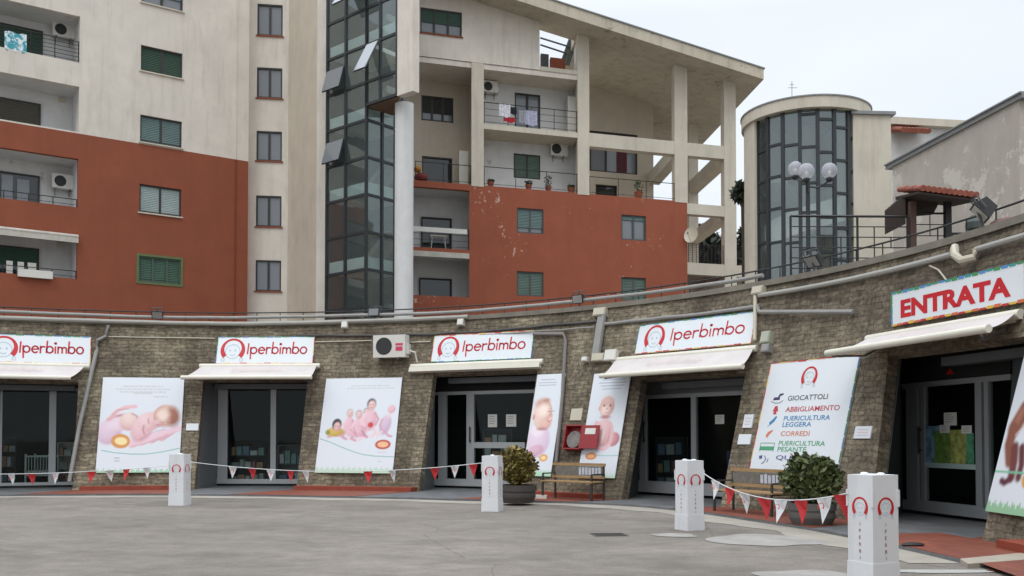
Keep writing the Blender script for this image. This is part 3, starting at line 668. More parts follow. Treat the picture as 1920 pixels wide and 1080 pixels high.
def ac_unit(f, u, v, w, label, wd=.85, h=.6, group=None, badge=False, name='air_conditioner'):
    t = thing(name, label, 'air conditioner', f.P(u+wd/2, v, w), group)
    b = MB(); b.box(f, u, u+wd, v, v+h, w+.08, w+.40)
    b.box(f, u+wd, u+wd+.07, v+.1, v+h*.6, w+.12, w+.3)
    b.build('casing', M_PLAST, t)
    g = MB(); cu, cv, R = u+wd*.34, v+h*.5, h*.39
    for k in range(5): g.ring(f, cu, cv, w+.407, R*(k+1)/5, R*(k+1)/5-R*.05, 0, 2*pi, 20)
    g.build('grille', M_DGREY, t)
    q = MB(); q.disc(f, cu, cv, w+.39, w+.403, R, 22); q.build('fan', M_BLACK, t)
    k = MB()
    for s_ in (.15, .75): k.box(f, u+wd*s_, u+wd*s_+.04, v-.04, v, w, w+.42); k.box(f, u+wd*s_, u+wd*s_+.04, v-.25, v, w, w+.04)
    k.build('bracket', M_GREYM, t)
    if badge:
        q = MB(); q.box(f, u+wd*.70, u+wd*.93, v+h*.52, v+h*.62, w+.40, w+.406); q.box(f, u+wd*.71, u+wd*.92, v+h*.28, v+h*.47, w+.40, w+.406); q.build('sticker', mat('pink_sticker', 'c83a5c', .5, .05), t)
    return t

# left block --------------------------------------------------------
ul = Vector((.826, .563, 0)); L = Fr((-15.8, 43, 0), ul)
uE = L.px(465, 400)[0]; uS = L.px(-230, 400)[0]
zsplit0 = L.px(200, 259)[1]
vt = L.px(465, -80)[1]+1
rects = {}
lw = [(269, 346, -46, 4), (266, 345, 84, 132), (262, 341, 214, 265), (260, 339, 344, 397), (257, 335, 479, 527)]
uw0 = np.mean([L.px(a, (c+d)/2)[0] for a, b, c, d in lw]); uw1 = np.mean([L.px(b, (c+d)/2)[0] for a, b, c, d in lw])
wr = [(uw0, uw1, L.px(a, d)[1], L.px(a, c)[1]) for a, b, c, d in lw]
lg_px = [(150, 31, 118), (150, 163, 248), (147, 298, 389), (142, 443, 523)]
uR = float(np.mean([L.px(a, (b+c)/2)[0] for a, b, c in lg_px]))
lgr = [(uS+.6, uR, L.px(a, c)[1], L.px(a, b)[1]) for a, b, c in lg_px]
mb = MB(); mb.wall(L, [uS, uE], [zsplit0, vt], [r for r in wr+lgr if r[2] > zsplit0-.5], -.25, 0); 
hs = []
for r in wr+lgr:
    if r[3] > zsplit0: hs.append((r[0], r[1], max(r[2], zsplit0), r[3]))
mb = MB(); mb.wall(L, [uS, uE], [zsplit0, vt], hs, -.25, 0); mb.build('cream_wall', M_CREAM, apt)
hs = [(r[0], r[1], r[2], min(r[3], zsplit0)) for r in wr+lgr if r[2] < zsplit0]
mb = MB(); mb.wall(L, [uS, uE+.0], [BZ, zsplit0], hs, -.25, 0); mb.build('terracotta_wall', M_RED, apt)
# drainpipe-like pilaster at the block's right end
uP = L.px(440, 400)[0]
mb = MB(); mb.box(L, uP, uP+.06, BZ, zsplit0, 0, .03); mb.build('joint_cover', mat('red_joint', '7a3320', .8, .1), apt)
mb = MB(); mb.box(L, uP, uP+.05, zsplit0, vt, 0, .03); mb.build('joint_cover', M_CREAM, apt)
for k, r in enumerate(wr):
    if k == 4:
        o = window(L, apt, r, -.16, 'double', 3, M_FRAMEG)
        for j in range(3):
            ww = (r[1]-r[0])/3; rr = (r[0]+j*ww+.09, r[0]+(j+1)*ww-.06, r[2]+.09, r[3]-.07); shutter(L, o, rr, -.09, mat('open_green_shutter', '3c5a4a', .6, .25, 3), .98)
        q = MB(); e = .1; 
        for (a, b, c, d) in ((r[0]-e, r[0], r[2]-e, r[3]+e), (r[1], r[1]+e, r[2]-e, r[3]+e), (r[0], r[1], r[2]-e, r[2]), (r[0], r[1], r[3], r[3]+e)): q.box(L, a, b, c, d, 0, .03)
        q.build('surround', mat('olive_surround', '5d6a42', .7, .15), o)
    else:
        o = window(L, apt, r, -.2, 'double', 2)
        shutter(L, o, (r[0]+.03, r[1]-.03, r[2], r[3]), -.12, (M_SHUT_T, M_SHUT_G, M_SHUT_T, M_SHUT_L)[k], (.6, .985, .9, .93)[k])
        sill(L, o, r)
for k, r in enumerate(lgr):
    recess(L, apt, r, 1.7, M_WHITE)
    # parapet rail
    if k in (0, 2, 3): railing(L, apt, r[0], r[1], r[2], r[2]+(.95 if k == 0 else .35), -.12, 5 if k == 0 else 1, 8)
    # door/window at the back of each loggia
    f = L; xr = (80, 76, 74, 73)[k]; yt = (60, 196, 331, 467)[k]
    uu0 = L.px(-70, yt, -1.7)[0]; uu1 = L.px(xr, yt+10, -1.7)[0]; vtp = L.px(xr, yt, -1.7)[1]
    rr = (uu0, uu1, r[2], vtp); o = window(L, apt, rr, -1.69, 'dark', 2, M_FRAME, .08)
    if k in (0, 3): shutter(L, o, (uu0+.08, uu1-.08, r[2], vtp-.05), -1.63, M_SHUT_G, .99 if k == 0 else .55)
    if k == 1: shutter(L, o, (uu0+.08, uu1-.08, r[2], vtp-.05), -1.63, mat('brown_shutter', '4a473c', .6, .1), .99)
    if k == 2:
        q = MB(); ua, va = L.px(3, 340, -1.6); ub, _ = L.px(24, 340, -1.6); uc, _ = L.px(32, 340, -1.6); ud, _ = L.px(55, 340, -1.6)
        q.box(L, ua, ub, r[2], vtp-.15, -1.62, -1.60); q.box(L, uc, ud, r[2], vtp-.25, -1.62, -1.60); q.build('curtain', mat('grey_curtain', '8d9296', .8, .1, 3), o)
    q = MB(); ux, vx = L.px((140, 115, 60, 112)[k], (60, 188, 300, 460)[k], -1.7); q.box(L, ux-.12, ux+.12, vx-.07, vx+.07, -1.7, -1.6); q.build('wall_lamp', M_BEIGEP, apt)
u_, v_ = L.px(99, 64, -1.2); ac_unit(L, u_, v_, -1.62, 'white air conditioner hung high in the top left loggia of the cream wall', .95, .62)
u_, v_ = L.px(98, 350, -1.2); ac_unit(L, u_, v_, -1.62, 'white air conditioner on the back wall of the loggia in the red wall at left', .95, .62)
q = MB(); a = L.px(8, 92, -.1); b = L.px(50, 66, -.1)
uu = [a[0]+(b[0]-a[0])*k/10 for k in range(11)]
for k in range(10):
    q.face([L.P(uu[k], a[1]-.05, .0+.02*sin(k*1.7)), L.P(uu[k+1], a[1]-.05, .0+.02*sin(k*1.7+1.7)), L.P(uu[k+1], b[1]+.03*sin(k), -.1), L.P(uu[k], b[1]+.03*sin(k-1), -.1)])
def cloth_mat(name, c1, c2, s=6):
    m = mat(name, c1, .9, .1); t = m.node_tree; r = [n for n in t.nodes if n.type == 'VALTORGB'][0]; n1 = [n for n in t.nodes if n.type == 'TEX_NOISE'][0]
    n1.inputs['Scale'].default_value = s; r.color_ramp.elements[0].position = .47; r.color_ramp.elements[1].position = .53
    r.color_ramp.elements[0].color = (*srgb(c1), 1); r.color_ramp.elements[1].color = (*srgb(c2), 1); return m
q.build('blanket', cloth_mat('teal_print_cloth', '3c8f9c', 'cfd6d6'), **T('white and teal patterned blanket hung over the rail of the top left loggia', 'blanket'))
# rolled awning in the lowest loggia and boxes on its rail
q = MB(); a = L.px(-60, 418, .2); b = L.px(140, 441, .2); rr = lgr[3]
q.tube([L.P(rr[0], rr[3]-.05, .18), L.P(rr[1], rr[3]-.05, .18)], .09, 10); q.box(L, rr[0], rr[1], rr[3]-.32, rr[3]-.1, .24, .25); q.build('rolled_awning', mat('old_white_awning', 'b9b3a8', .8, .2, 3), **T('long rolled up whitish awning along the top of the lowest left loggia', 'awning'))
q = MB(); a = L.px(33, 520, .05); b = L.px(98, 512, .05)
q.box(L, a[0], b[0], rr[2]-.12, rr[2]+.2, .02, .2); q.build('planter_trough', M_PLAST, **T('long white trough hung on the rail of the lowest left loggia', 'planter'))
for (x0, x1, lb) in ((12, 24, 'leftmost white towel in the lowest left loggia'), (33, 45, 'white towel in the middle of the lowest left loggia'), (52, 68, 'rightmost white towel in the lowest left loggia')):
    q = MB(); a = L.px(x0, 490, -.5)[0]; b = L.px(x1, 490, -.5)[0]; z1 = L.px(40, 491, -.5)[1]
    q.box(L, a, b, rr[2]+.05, z1, -.52, -.5); q.build('towel', M_PLAST, **T(lb, 'towel'))

# stair block -------------------------------------------------------
A = Fr((-12.6, 46.0, 0), (.99, .14, 0)); a0 = A.px(462, 300)[0]; a1 = A.px(540, 300)[0]
sw = [(485, 534, 8, 67), (484, 531, 127, 184), (481, 528, 246, 302), (478, 526, 367, 425), (476, 524, 488, 546)]
c0 = np.mean([A.px(a, (c+d)/2)[0] for a, b, c, d in sw]); c1 = np.mean([A.px(b, (c+d)/2)[0] for a, b, c, d in sw])
sr = [(c0, c1, A.px(505, d)[1], A.px(505, c)[1]) for a, b, c, d in sw]
mb = MB(); mb.wall(A, [a0-.6, a1], [BZ, vt], sr, -.25, 0); mb.build('stair_wall', M_CREAM, apt)
for r in sr: o = window(A, apt, r, -.14, 'double', 2); sill(A, o, r, 0, M_RED)
pB0 = A.P(a1, 0, 0); dB = ray(604, 400); pB1 = Vector((dB.x/dB.y*42.5, 42.5, 0)); B = Fr(pB0, (pB1-pB0)); lB = (pB1-pB0).length
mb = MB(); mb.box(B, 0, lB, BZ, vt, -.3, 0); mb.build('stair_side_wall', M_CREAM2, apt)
Bf = Fr(pB1, (1, .1, 0)); uu1 = Bf.px(613, 400)[0]; mb = MB(); mb.box(Bf, -.25, uu1, BZ, vt, -.35, .02); mb.build('pilaster', M_CREAM, apt)

# glazed stairwell --------------------------------------------------
E0 = Vector((-6.11, 40.0, 0)); dl = Vector((.761, -.649, 0)); dr_ = Vector((.65, .76, 0))
G1 = Fr(E0, dl); G2 = Fr(E0, dr_)
gl = lambda px, py: G1.px(px, py)
uLft = gl(613, 400)[0]; uUp = gl(745, 100)[0]; uFin = gl(776, 100)[0]; uG2 = G2.px(741, 400)[0]
trans = [gl(648, y)[1] for y in (33, 103, 164, 233, 299, 373, 436, 511)]
step_ = (trans[0]-trans[-1])/7; trans = [trans[-1]+step_*k for k in range(-2, 12)]
zU = gl(683, 201)[1]
glz = MB(); mul = MB()
cols = [uLft, gl(648, 300)[0], 0, gl(713.5, 100)[0], uUp]
def mullions(f, us, v0, v1, vs):
    q = MB()
    for u in us: q.box(f, u-.05, u+.05, v0, v1, -.06, .06)
    for v in vs:
        if v0 < v < v1: q.box(f, us[0], us[-1], v-.055, v+.055, -.045, .045)
    q.box(f, us[0], us[-1], v0, v0+.12, -.055, .055)
    return q
stair = mullions(G1, cols[:3], BZ, vt, trans).build('glazed_stairwell', M_DARKM, apt)
mullions(G1, cols[2:], zU, vt, trans).build('mullions', M_DARKM, stair)
mullions(G2, [0, G2.px(716, 400)[0], uG2], BZ, zU, trans).build('mullions', M_DARKM, stair)
q = MB(); q.box(G1, uLft, 0, BZ, vt, -.012, .0); q.box(G1, 0, uUp, zU, vt, -.012, 0); q.box(G2, 0, uG2, BZ, zU, -.012, 0); q.build('glass', M_CURT, stair)
# open hopper lights
def hopper(u0, u1, v0, v1, ang, m=M_PANE):
    P = lambda t, k: G1.P(t, v1-(v1-v0)*k*cos(ang), .06+(v1-v0)*k*sin(ang))
    q = MB(); h = MB(); e = .06
    a, b, c, d = P(u0, 1), P(u1, 1), P(u1, 0), P(u0, 0); nrm = (b-a).cross(d-a).normalized()*.04
    for (x, y) in ((a, b), (b, c), (c, d), (d, a)): q.tube([x, y], .035, 4)
    o = q.build('hopper_window', M_DARKM, stair); h.hexa([a, b, c, d, a+nrm, b+nrm, c+nrm, d+nrm]); h.build('pane', m, o)
T_ = lambda y: min(trans, key=lambda v: abs(v-gl(648, y)[1]))
hopper(cols[0]+.06, cols[1]-.06, T_(164)+.05, T_(103)-.55, radians(16), M_PANE); hopper(cols[0]+.06, cols[1]-.06, T_(299)+.05, T_(233)-.55, radians(16), M_PANE)
hopper(.08, cols[3]-.08, T_(164)+.05, T_(103)-.05, radians(28), M_PANEL); hopper(cols[1]+.06, -.06, T_(33)+.05, T_(33)+step_-.05, radians(30), M_PANEL)
# interior: landings seen through the glass and a core wall
q = MB(); ctr = Vector((-4.6, 43.2, 0))
for y in (103, 233, 373, 511):
    v = T_(y)+.06; q.box(G1, uLft+.1, -.15, v, v+.5, -.22, -.07); q.box(G1, uLft+.1, -.1, v, v+.18, -2.2, -.25)
    if v > zU: q.box(G1, -.15, uUp-.05, v, v+.5, -.22, -.07)
    else: q.box(G2, .15, uG2, v, v+.5, -.22, -.07)
q.build('landing', mat('landing_plaster', 'd3d4ce', .8, .06), stair)
q = MB()
for k, v in enumerate(trans[::2]): 
    s0 = -.3 if k % 2 else -2.2
    q.hexa([G1.P(uLft+.2, v, -1.3), G1.P(-.2, v+step_, -1.3), G1.P(-.2, v+step_, -2.2), G1.P(uLft+.2, v, -2.2), G1.P(uLft+.2, v+.3, -1.3), G1.P(-.2, v+step_+.3, -1.3), G1.P(-.2, v+step_+.3, -2.2), G1.P(uLft+.2, v+.3, -2.2)])
q.build('stair_flight', mat('stair_concrete', '8e8d86', .8, .1), stair)
q = MB(); q.box(G1, uLft-6, -.95, BZ, vt, -3.2, -3.0); q.build('core_wall', mat('core_dark', '6a6a66', .9, .1), apt)
q = MB(); ps_ = [G1.P(.1, 0, -.05), G1.P(uUp*.6, 0, -.05), G1.P(uUp+.1, 0, -.05), G2.P(uG2, 0, .1), G2.P(.1, 0, -.1)]; lo = [Vector((p.x, p.y, zU-.03)) for p in ps_]; hi = [Vector((p.x, p.y, zU+.03)) for p in ps_]; q.face(lo[::-1]); q.face(hi); [q.face([lo[k], lo[(k+1) % 5], hi[(k+1) % 5], hi[k]]) for k in range(5)]; q.build('overhang_soffit', mat('brown_soffit', '6f5646', .8, .15), stair)
# fin wall and round column carrying it
q = MB(); zfa = gl(745, 181)[1]; q.box(G1, uUp+.05, uFin, zU-.02, vt, -.3, .05); q.build('fin_wall', M_CREAM, apt)
d_ = ray(757.5, 400); cc = Vector((d_.x/d_.y*39.6, 39.6, 0)); q = MB(); q.lathe((cc.x, cc.y, BZ), [(.39, 0), (.39, zU-BZ-.05)], 24); q.build('round_column', M_GREYCOL, apt, True)

# right block -------------------------------------------------------
uF = Vector((.956, .292, 0)); gB = Vector((.089, -.996, 0))
F = Fr((.93, 47.8, 0), uF, (0, 0, 1), gB)
X = lambda px, py=300, w=0: F.px(px, py, w)[0]
Z = lambda px, py, w=0: F.px(px, py, w)[1]
t0 = F.px(1034, 0, 1.5); t1 = F.px(1432, 129, 1.5); sl = (t1[1]-t0[1])/(t1[0]-t0[0]); TH = .56
soff = lambda u: t0[1]+sl*(u-t0[0])-TH
uA0, uA1 = X(884), X(907); uB0, uB1 = X(1083), X(1105); uC0, uC1 = X(1265), X(1289); uD0, uD1 = X(1358), X(1380)
uW = X(768); uOp = X(1012); uRed = X(1288)
topz = 40
# roof
q = MB(); uLf = uW-1.2; uRt = t1[0]
def roofpiece(u0, u1, w0, w1):
    a, b = soff(u0), soff(u1)
    q.hexa([F.P(u0, a, w1), F.P(u1, b, w1), F.P(u1, b, w0), F.P(u0, a, w0), F.P(u0, a+TH, w1), F.P(u1, b+TH, w1), F.P(u1, b+TH, w0), F.P(u0, a+TH, w0)])
roofpiece(uLf, uB0, -.9, 1.5); roofpiece(uB0, uRt, -12, 1.5)
q.build('roof', plaster('weathered_fascia', 'bab09e', '8b806c', .665, .6, '6f6555', 1.6), apt)
q = MB()
for (u0, u1, w0, w1) in ((uLf, uB0, -.95, 1.56), (uB0, uRt+.06, -12.05, 1.56)):
    a, b = soff(u0)+TH, soff(u1)+TH
    q.hexa([F.P(u0, a, w1), F.P(u1, b, w1), F.P(u1, b, w0), F.P(u0, a, w0), F.P(u0, a+.06, w1), F.P(u1, b+.06, w1), F.P(u1, b+.06, w0), F.P(u0, a+.06, w0)])
q.build('roof_flashing', M_ZINC, apt)
# upper cream wall with one window, and lintel under the open bay
zW1 = Z(885, 116); r_w = F.rect(788, 866, 13, 60); zo0 = Z(1012, 124)
mb = MB(); mb.wall(F, [uW, uOp], [zW1, topz], [r_w], -.3, 0, top=lambda u: soff(u)+.02); mb.build('upper_wall', M_CREAM, apt)
mb = MB(); mb.box(F, uOp, uB0, zW1-.02, zo0, -.3, 0); mb.build('lintel', M_CONC, apt)
o = window(F, apt, r_w, -.18, 'double', 3); shutter(F, o, (r_w[0]+.04, r_w[1]-.04, r_w[2], r_w[3]), -.1, mat('dark_green_shutter2', '3a5347', .6, .1), .55); sill(F, o, r_w, 0, M_RED)
q = MB(); q.box(F, uW, uB0, zW1-.28, zW1-.02, -2.6, -.05); q.build('ceiling_slab', M_CREAM, apt)
# things on the open roof bay: glass canopy frame and terracotta trough
# columns
for (a, b) in ((uA0, uA1), (uB0, uB1), (uC0, uC1), (uD0, uD1)):
    zb = Z(985, 353) if b < uD0 else BZ
    tp = (zW1-.02 if b < uB0 else None)
    mb = MB()
    if tp: mb.box(F, a, b, zb-.1, tp, -.62, .02)
    else: mb.wall(F, [a, b], [zb-.1, topz], [], -.6, .02, top=lambda u: soff(u)+.02)
    mb.build('column', M_CONC, apt)
for (px, w) in ((1300, -7),):
    u0 = X(1291, 300, w); u1 = X(1309, 300, w); mb = MB(); mb.wall(F, [u0, u1], [BZ, topz], [], w-.6, w, top=lambda u: soff(u)+.02); mb.build('column', M_CONC, apt)
    uE0, uE1 = u0, u1
# terracotta front with windows and two lower loggias
zR = Z(985, 354); zR0 = BZ
wins = [F.rect(969, 1019, 389, 436), F.rect(1165, 1211, 402, 449), F.rect(969, 1019, 508, 554), F.rect(1165, 1211, 519, 563)]
lo1 = (uW, X(880), Z(800, 464), Z(800, 351)); lo2 = (uW, X(880), Z(800, 554), Z(800, 474))
mb = MB(); mb.wall(F, [uW, uRed], [BZ, zR], wins+[lo1, lo2], -.3, 0); mb.build('terracotta_wall', M_REDP, apt)
q = MB(); q.box(F, uRed-.3, uRed, BZ, zR, -7, -.3); q.build('terracotta_side_wall', M_REDP, apt)
for k, r in enumerate(wins):
    o = window(F, apt, r, -.18, 'double', 2, M_DGREY)
    shutter(F, o, (r[0]+.04, r[1]-.04, r[2], r[3]), -.1, (M_SHUT_T, M_SHUT_T, mat('green_grey_shutter', '566a60', .6, .15), mat('green_grey_shutter', '566a60', .6, .15))[k], (.78, .2, .97, .98)[k])
q = MB(); q.box(F, uW, uRed, zR-.25, zR, -10, -.3); q.build('terrace_slab', M_CONC, apt)
for r in (lo1, lo2): recess(F, apt, r, 2.0, M_WHITE, -.3)
rr = F.rect(790, 847, 407, 423, -2.0); rr = (rr[0], rr[1], lo1[2], rr[3]); window(F, apt, rr, -1.99, 'dark', 2, M_BLACK)
rr = F.rect(786, 847, 521, 555, -2.0); rr = (rr[0], rr[1], lo2[2], rr[3]); window(F, apt, rr, -1.99, 'dark', 2, M_BLACK)
railing(F, apt, lo1[0], lo1[1], lo1[2], lo1[2]+1.0, -.1, 3, 4); 
q = MB(); q.box(F, lo1[0], lo1[1]-.1, Z(800, 434), Z(800, 425), -.1, -.05); q.build('rail_cloth', M_PLAST, **T('white cloth strip along the balcony rail in the middle red loggia', 'cloth'))
q = MB(); q.box(F, lo2[0], lo2[1], lo2[3]-.2, lo2[3]+.06, .02, .14); q.build('rolled_awning', mat('old_white_awning', 'b9b3a8'), **T('narrow dirty white rolled awning above the lowest loggia beside the white column', 'awning'))
# folding table and chairs in the middle loggia: white table
t = thing('balcony_table', 'small white garden table standing in the middle red loggia', 'table', F.P(lo1[0]+1.6, lo1[2], -.8))
q = MB(); uc = X(822, 450, -.8); q.box(F, uc-.45, uc+.45, lo1[2]+.7, lo1[2]+.74, -1.1, -.5); q.build('table_top', M_PLAST, t)
for a in (-.38, .38):
    for w in (-1.05, -.55): q = MB(); q.tube([F.P(uc+a, lo1[2], w), F.P(uc+a*.8, lo1[2]+.7, w)], .02, 6); q.build('leg', M_PLAST, t)
# bays 1 and 2: back walls, slabs, doors, rails
zf2 = Z(905, 231); 
bw1 = F.rect(790, 850, 178, 225, -2.4); bd1 = F.rect(791, 848, 292, 342, -2.4); bd1 = (bd1[0], bd1[1], zR, bd1[3])
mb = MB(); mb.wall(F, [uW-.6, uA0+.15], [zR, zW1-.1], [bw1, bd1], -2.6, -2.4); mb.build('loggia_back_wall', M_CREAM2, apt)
o = window(F, apt, bw1, -2.52, 'double', 3); shutter(F, o, (bw1[0]+.04, bw1[1]-.04, bw1[2], bw1[3]), -2.45, mat('dark_shutter', '2f332e', .6, .1), .68)
window(F, apt, bd1, -2.55, 'dark', 2)
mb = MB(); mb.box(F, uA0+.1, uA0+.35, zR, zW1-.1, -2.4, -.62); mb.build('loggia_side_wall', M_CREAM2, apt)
bd2 = F.rect(965, 1013, 173, 238, -1.7); bd2 = (bd2[0], bd2[1], zf2, bd2[3]); bd3 = F.rect(963, 1013, 287, 333, -1.7); bd3 = (bd3[0], bd3[1], bd3[2], bd3[3])
mb = MB(); mb.wall(F, [uA0+.35, uB1], [zR, zW1-.1], [bd2, bd3], -1.9, -1.7); mb.build('loggia_back_wall', M_WHITE, apt)
o = window(F, apt, bd2, -1.85, 'double', 2); o = window(F, apt, bd3, -1.85, 'double', 2); shutter(F, o, (bd3[0]+.05, bd3[1]-.05, bd3[2], bd3[3]), -1.76, mat('green_grey_shutter', '566a60'), .97)
q = MB(); q.box(F, uA1, uB0, zf2-.27, zf2, -1.7, 0); q.build('balcony_slab', M_CONC, apt)
q = MB(); q.box(F, uB0+.1, uB1-.1, zR, zW1+2.2, -1.7, -.6); q.build('loggia_side_wall', M_WHITE, apt)
railing(F, apt, uA1, uB0, zf2, Z(905, 190), -.08, 3, 5); railing(F, apt, uA1, uB0, zR, Z(905, 311), -.08, 1, 4)
railing(F, apt, X(778), uA0, zR, Z(880, 310), -.08, 1, 3); railing(F, apt, uB1, uC0, zR, Z(1105, 330), -.08, 1, 4)
u_, v_ = F.px(906, 171, -1.3); ac_unit(F, u_, v_, -1.7, 'white air conditioner at the left end of the upper balcony between columns', .78, .58)
u_, v_ = F.px(1033, 290, -1.3); ac_unit(F, u_, v_, -1.7, 'white air conditioner above the shuttered door of the lower balcony', .92, .68)
# bay 3: set-back wall with a window strip
w3_ = -6.0; uK0 = X(1100, 300, w3_)-2.0; uK1 = X(1225, 250, w3_); st = F.rect(1106, 1195, 244, 320, w3_); st = (uB1-.8, st[1], st[2], st[3]); dn = F.rect(1117, 1157, 345, 372, w3_); dn = (dn[0], dn[1], zR, dn[3])
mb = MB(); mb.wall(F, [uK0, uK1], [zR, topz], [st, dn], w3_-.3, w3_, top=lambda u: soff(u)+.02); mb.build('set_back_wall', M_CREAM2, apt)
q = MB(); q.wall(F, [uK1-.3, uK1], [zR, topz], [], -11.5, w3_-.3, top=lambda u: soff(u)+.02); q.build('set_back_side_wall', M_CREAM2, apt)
o = window(F, apt, st, w3_-.2, 'double', 5, None, .14); window(F, apt, dn, w3_-.2, 'dark', 2, M_BLACK)
q = MB(); ua = X(1158, 300, w3_); ub = X(1176, 300, w3_); q.box(F, ua, ub, st[2]+.1, st[3]-.1, w3_-.1, w3_-.08); q.build('red_curtain', mat('maroon_curtain', '5a1f28', .8, .1), o)
# beams of the open frame
zb0, zb1 = Z(1105, 274), Z(1105, 249)
def beam(u0, u1, v0, v1, w0, w1, name='beam'): q = MB(); q.box(F, u0, u1, v0, v1, w0, w1); q.build(name, M_CONC, apt)
beam(uB1, uC0, zb0, zb1, -.5, 0); beam(uC1, uD0, zb0, zb1, -.5, 0)
za0, za1 = Z(1289, 401), Z(1289, 381); zc0, zc1 = Z(1289, 514), Z(1289, 492)
beam(uRed+.002, uD0, za0, za1, -.5, 0); beam(uRed+.002, uD0, zc0, zc1, -.5, 0); beam(uD1, uD1+2.2, zc0, zc1, -.5, 0)
for z0, z1 in ((zb0, zb1), (za0, za1), (zc0, zc1)):
    beam(uD0+.05, uD1-.05, z0, z1, -7, -.6)
    if z0 != zb0: beam(uE1-.0, uD0+.05, z0+.01, z1-.01, -7.5, -7.01)
beam(uC0+.05, uC1-.05, zb0, zb1, -6, -.6)
q = MB(); q.box(F, uRed, uD1+2.2, zc1-.2, zc1, -7.5, -.5); q.build('terrace_slab', M_CONC, apt)
railing(F, apt, uRed+.1, uD0, zc1, zc1+1.05, -.2, 10, 10, .015); railing(F, apt, uD1, uD1+2.2, zc1, zc1+1.05, -.2, 10, 6, .015)
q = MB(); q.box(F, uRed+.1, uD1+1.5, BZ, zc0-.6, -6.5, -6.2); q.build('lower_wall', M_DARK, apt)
# clutter on the right terraces
def pot(name, f, px, py, w, zf, label, r=.16, h=.28, plant='bush', cat='flower pot', group=None):
    u = f.px(px, py, w)[0]; c = f.P(u, zf, w); t = thing(name, label, cat, c, group)
    q = MB(); q.lathe(c, [(r*.7, 0), (r, h*.85), (r*1.1, h*.86), (r*1.1, h)], 14); q.build('pot', M_TERRA, t)
    if plant:
        q = MB(); r_ = random.Random(int(px))
        for _ in range(70):
            a = r_.uniform(0, 6.28); e = r_.uniform(.05, 1); p = c+Vector((cos(a)*e*r*1.3, sin(a)*e*r*1.3, h+r_.uniform(0, plant)))
            d1 = Vector((r_.uniform(-1, 1), r_.uniform(-1, 1), r_.uniform(-.3, 1))).normalized()*.07; d2 = d1.cross(Vector((r_.random(), r_.random(), 1))).normalized()*.035
            q.face([p-d1, p+d2, p+d1, p-d2])
        q.build('plant', mat('dark_leaf', '3f4a33', .7, .3, 5), t)
    return t
pot('flower_pot', F, 920, 345, -.3, zR, 'terracotta pot at the left end of the lower balcony rail', plant=.12)
pot('flower_pot', F, 991, 345, -.3, zR, 'terracotta pot in front of the shuttered balcony door', plant=.2)
pot('flower_pot', F, 1028, 345, -.3, zR, 'tall leafy plant in a dark pot right of the shuttered balcony door', plant=.55)
pot('flower_pot', F, 1071, 348, -.3, zR, 'terracotta pot against the right column of the lower balcony', .18, .3, .15)
pot('flower_pot', F, 1197, 360, -.4, zR, 'terracotta pot with a tall plant on the terrace right of the strip window', .22, .4, .6)
# laundry on upper balcony
for (x0, x1, y0, y1, c, lb) in ((936, 957, 194, 218, 'cfccd2', 'white shirt drying on the upper balcony rail'), (957, 969, 200, 214, '24232c', 'black garment drying on the upper balcony rail'),
                                (944, 966, 218, 228, 'a3202c', 'red garment hanging below the white shirt on the upper balcony'), (973, 984, 206, 230, '9b9ba3', 'grey garment drying on the upper balcony rail'), (985, 1007, 206, 234, 'a8a7bd', 'lilac patterned sheet drying on the upper balcony rail')):
    u0, u1, v0, v1 = F.rect(x0, x1, y0, y1, .05); q = MB(); n = 8
    for k in range(n):
        a = u0+(u1-u0)*k/n; b = u0+(u1-u0)*(k+1)/n; wa = .0+.04*sin(k*1.9); wb = .0+.04*sin((k+1)*1.9)
        q.face([F.P(a, v0+.04*sin(k), wa+.03), F.P(b, v0+.04*sin(k+1), wb+.03), F.P(b, v1, wb), F.P(a, v1, wa)])
    q.build('hanging_cloth', mat('cloth_'+c, c, .9, .35, 9), **T(lb, 'laundry'))
q = MB(); r = F.rect(1065, 1080, 180, 238, -.9); q.box(F, r[0], r[1], zf2, r[3], -1.5, -.9); q.box(F, r[0]+.04, r[1]-.04, zf2+.1, zf2+1, -.9, -.88); q.build('cabinet', M_PLAST, **T('tall white cabinet at the right end of the upper balcony', 'cabinet'))
q = MB(); r = F.rect(861, 878, 282, 335, -1.2); q.box(F, r[0], r[1], zR, r[3], -1.8, -1.2); q.box(F, r[0]+.05, r[1]-.05, zR+.1, r[3]-.1, -1.2, -1.18); q.build('cabinet', M_PLAST, **T('white cabinet beside the left column of the two storey loggia', 'cabinet'))
for (x0, x1, y0, y1, c, lb) in ((776, 790, 310, 322, 'b87a2a', 'orange cushion heaped on the balcony next to the white round column'), (776, 803, 322, 340, '6f2a28', 'dark red cloth heap on the balcony next to the white round column')):
    u0, u1, v0, v1 = F.rect(x0, x1, y0, y1, -.3); q = MB(); c_ = F.P((u0+u1)/2, (v0+v1)/2, -.4); q.sphere(c_, 1, 12, 8, ((u1-u0)/2, .3, (v1-v0)/2)); q.build('bundle', mat('bundle_'+c, c, .9, .3, 8), None, True, **T(lb, 'bundle'))
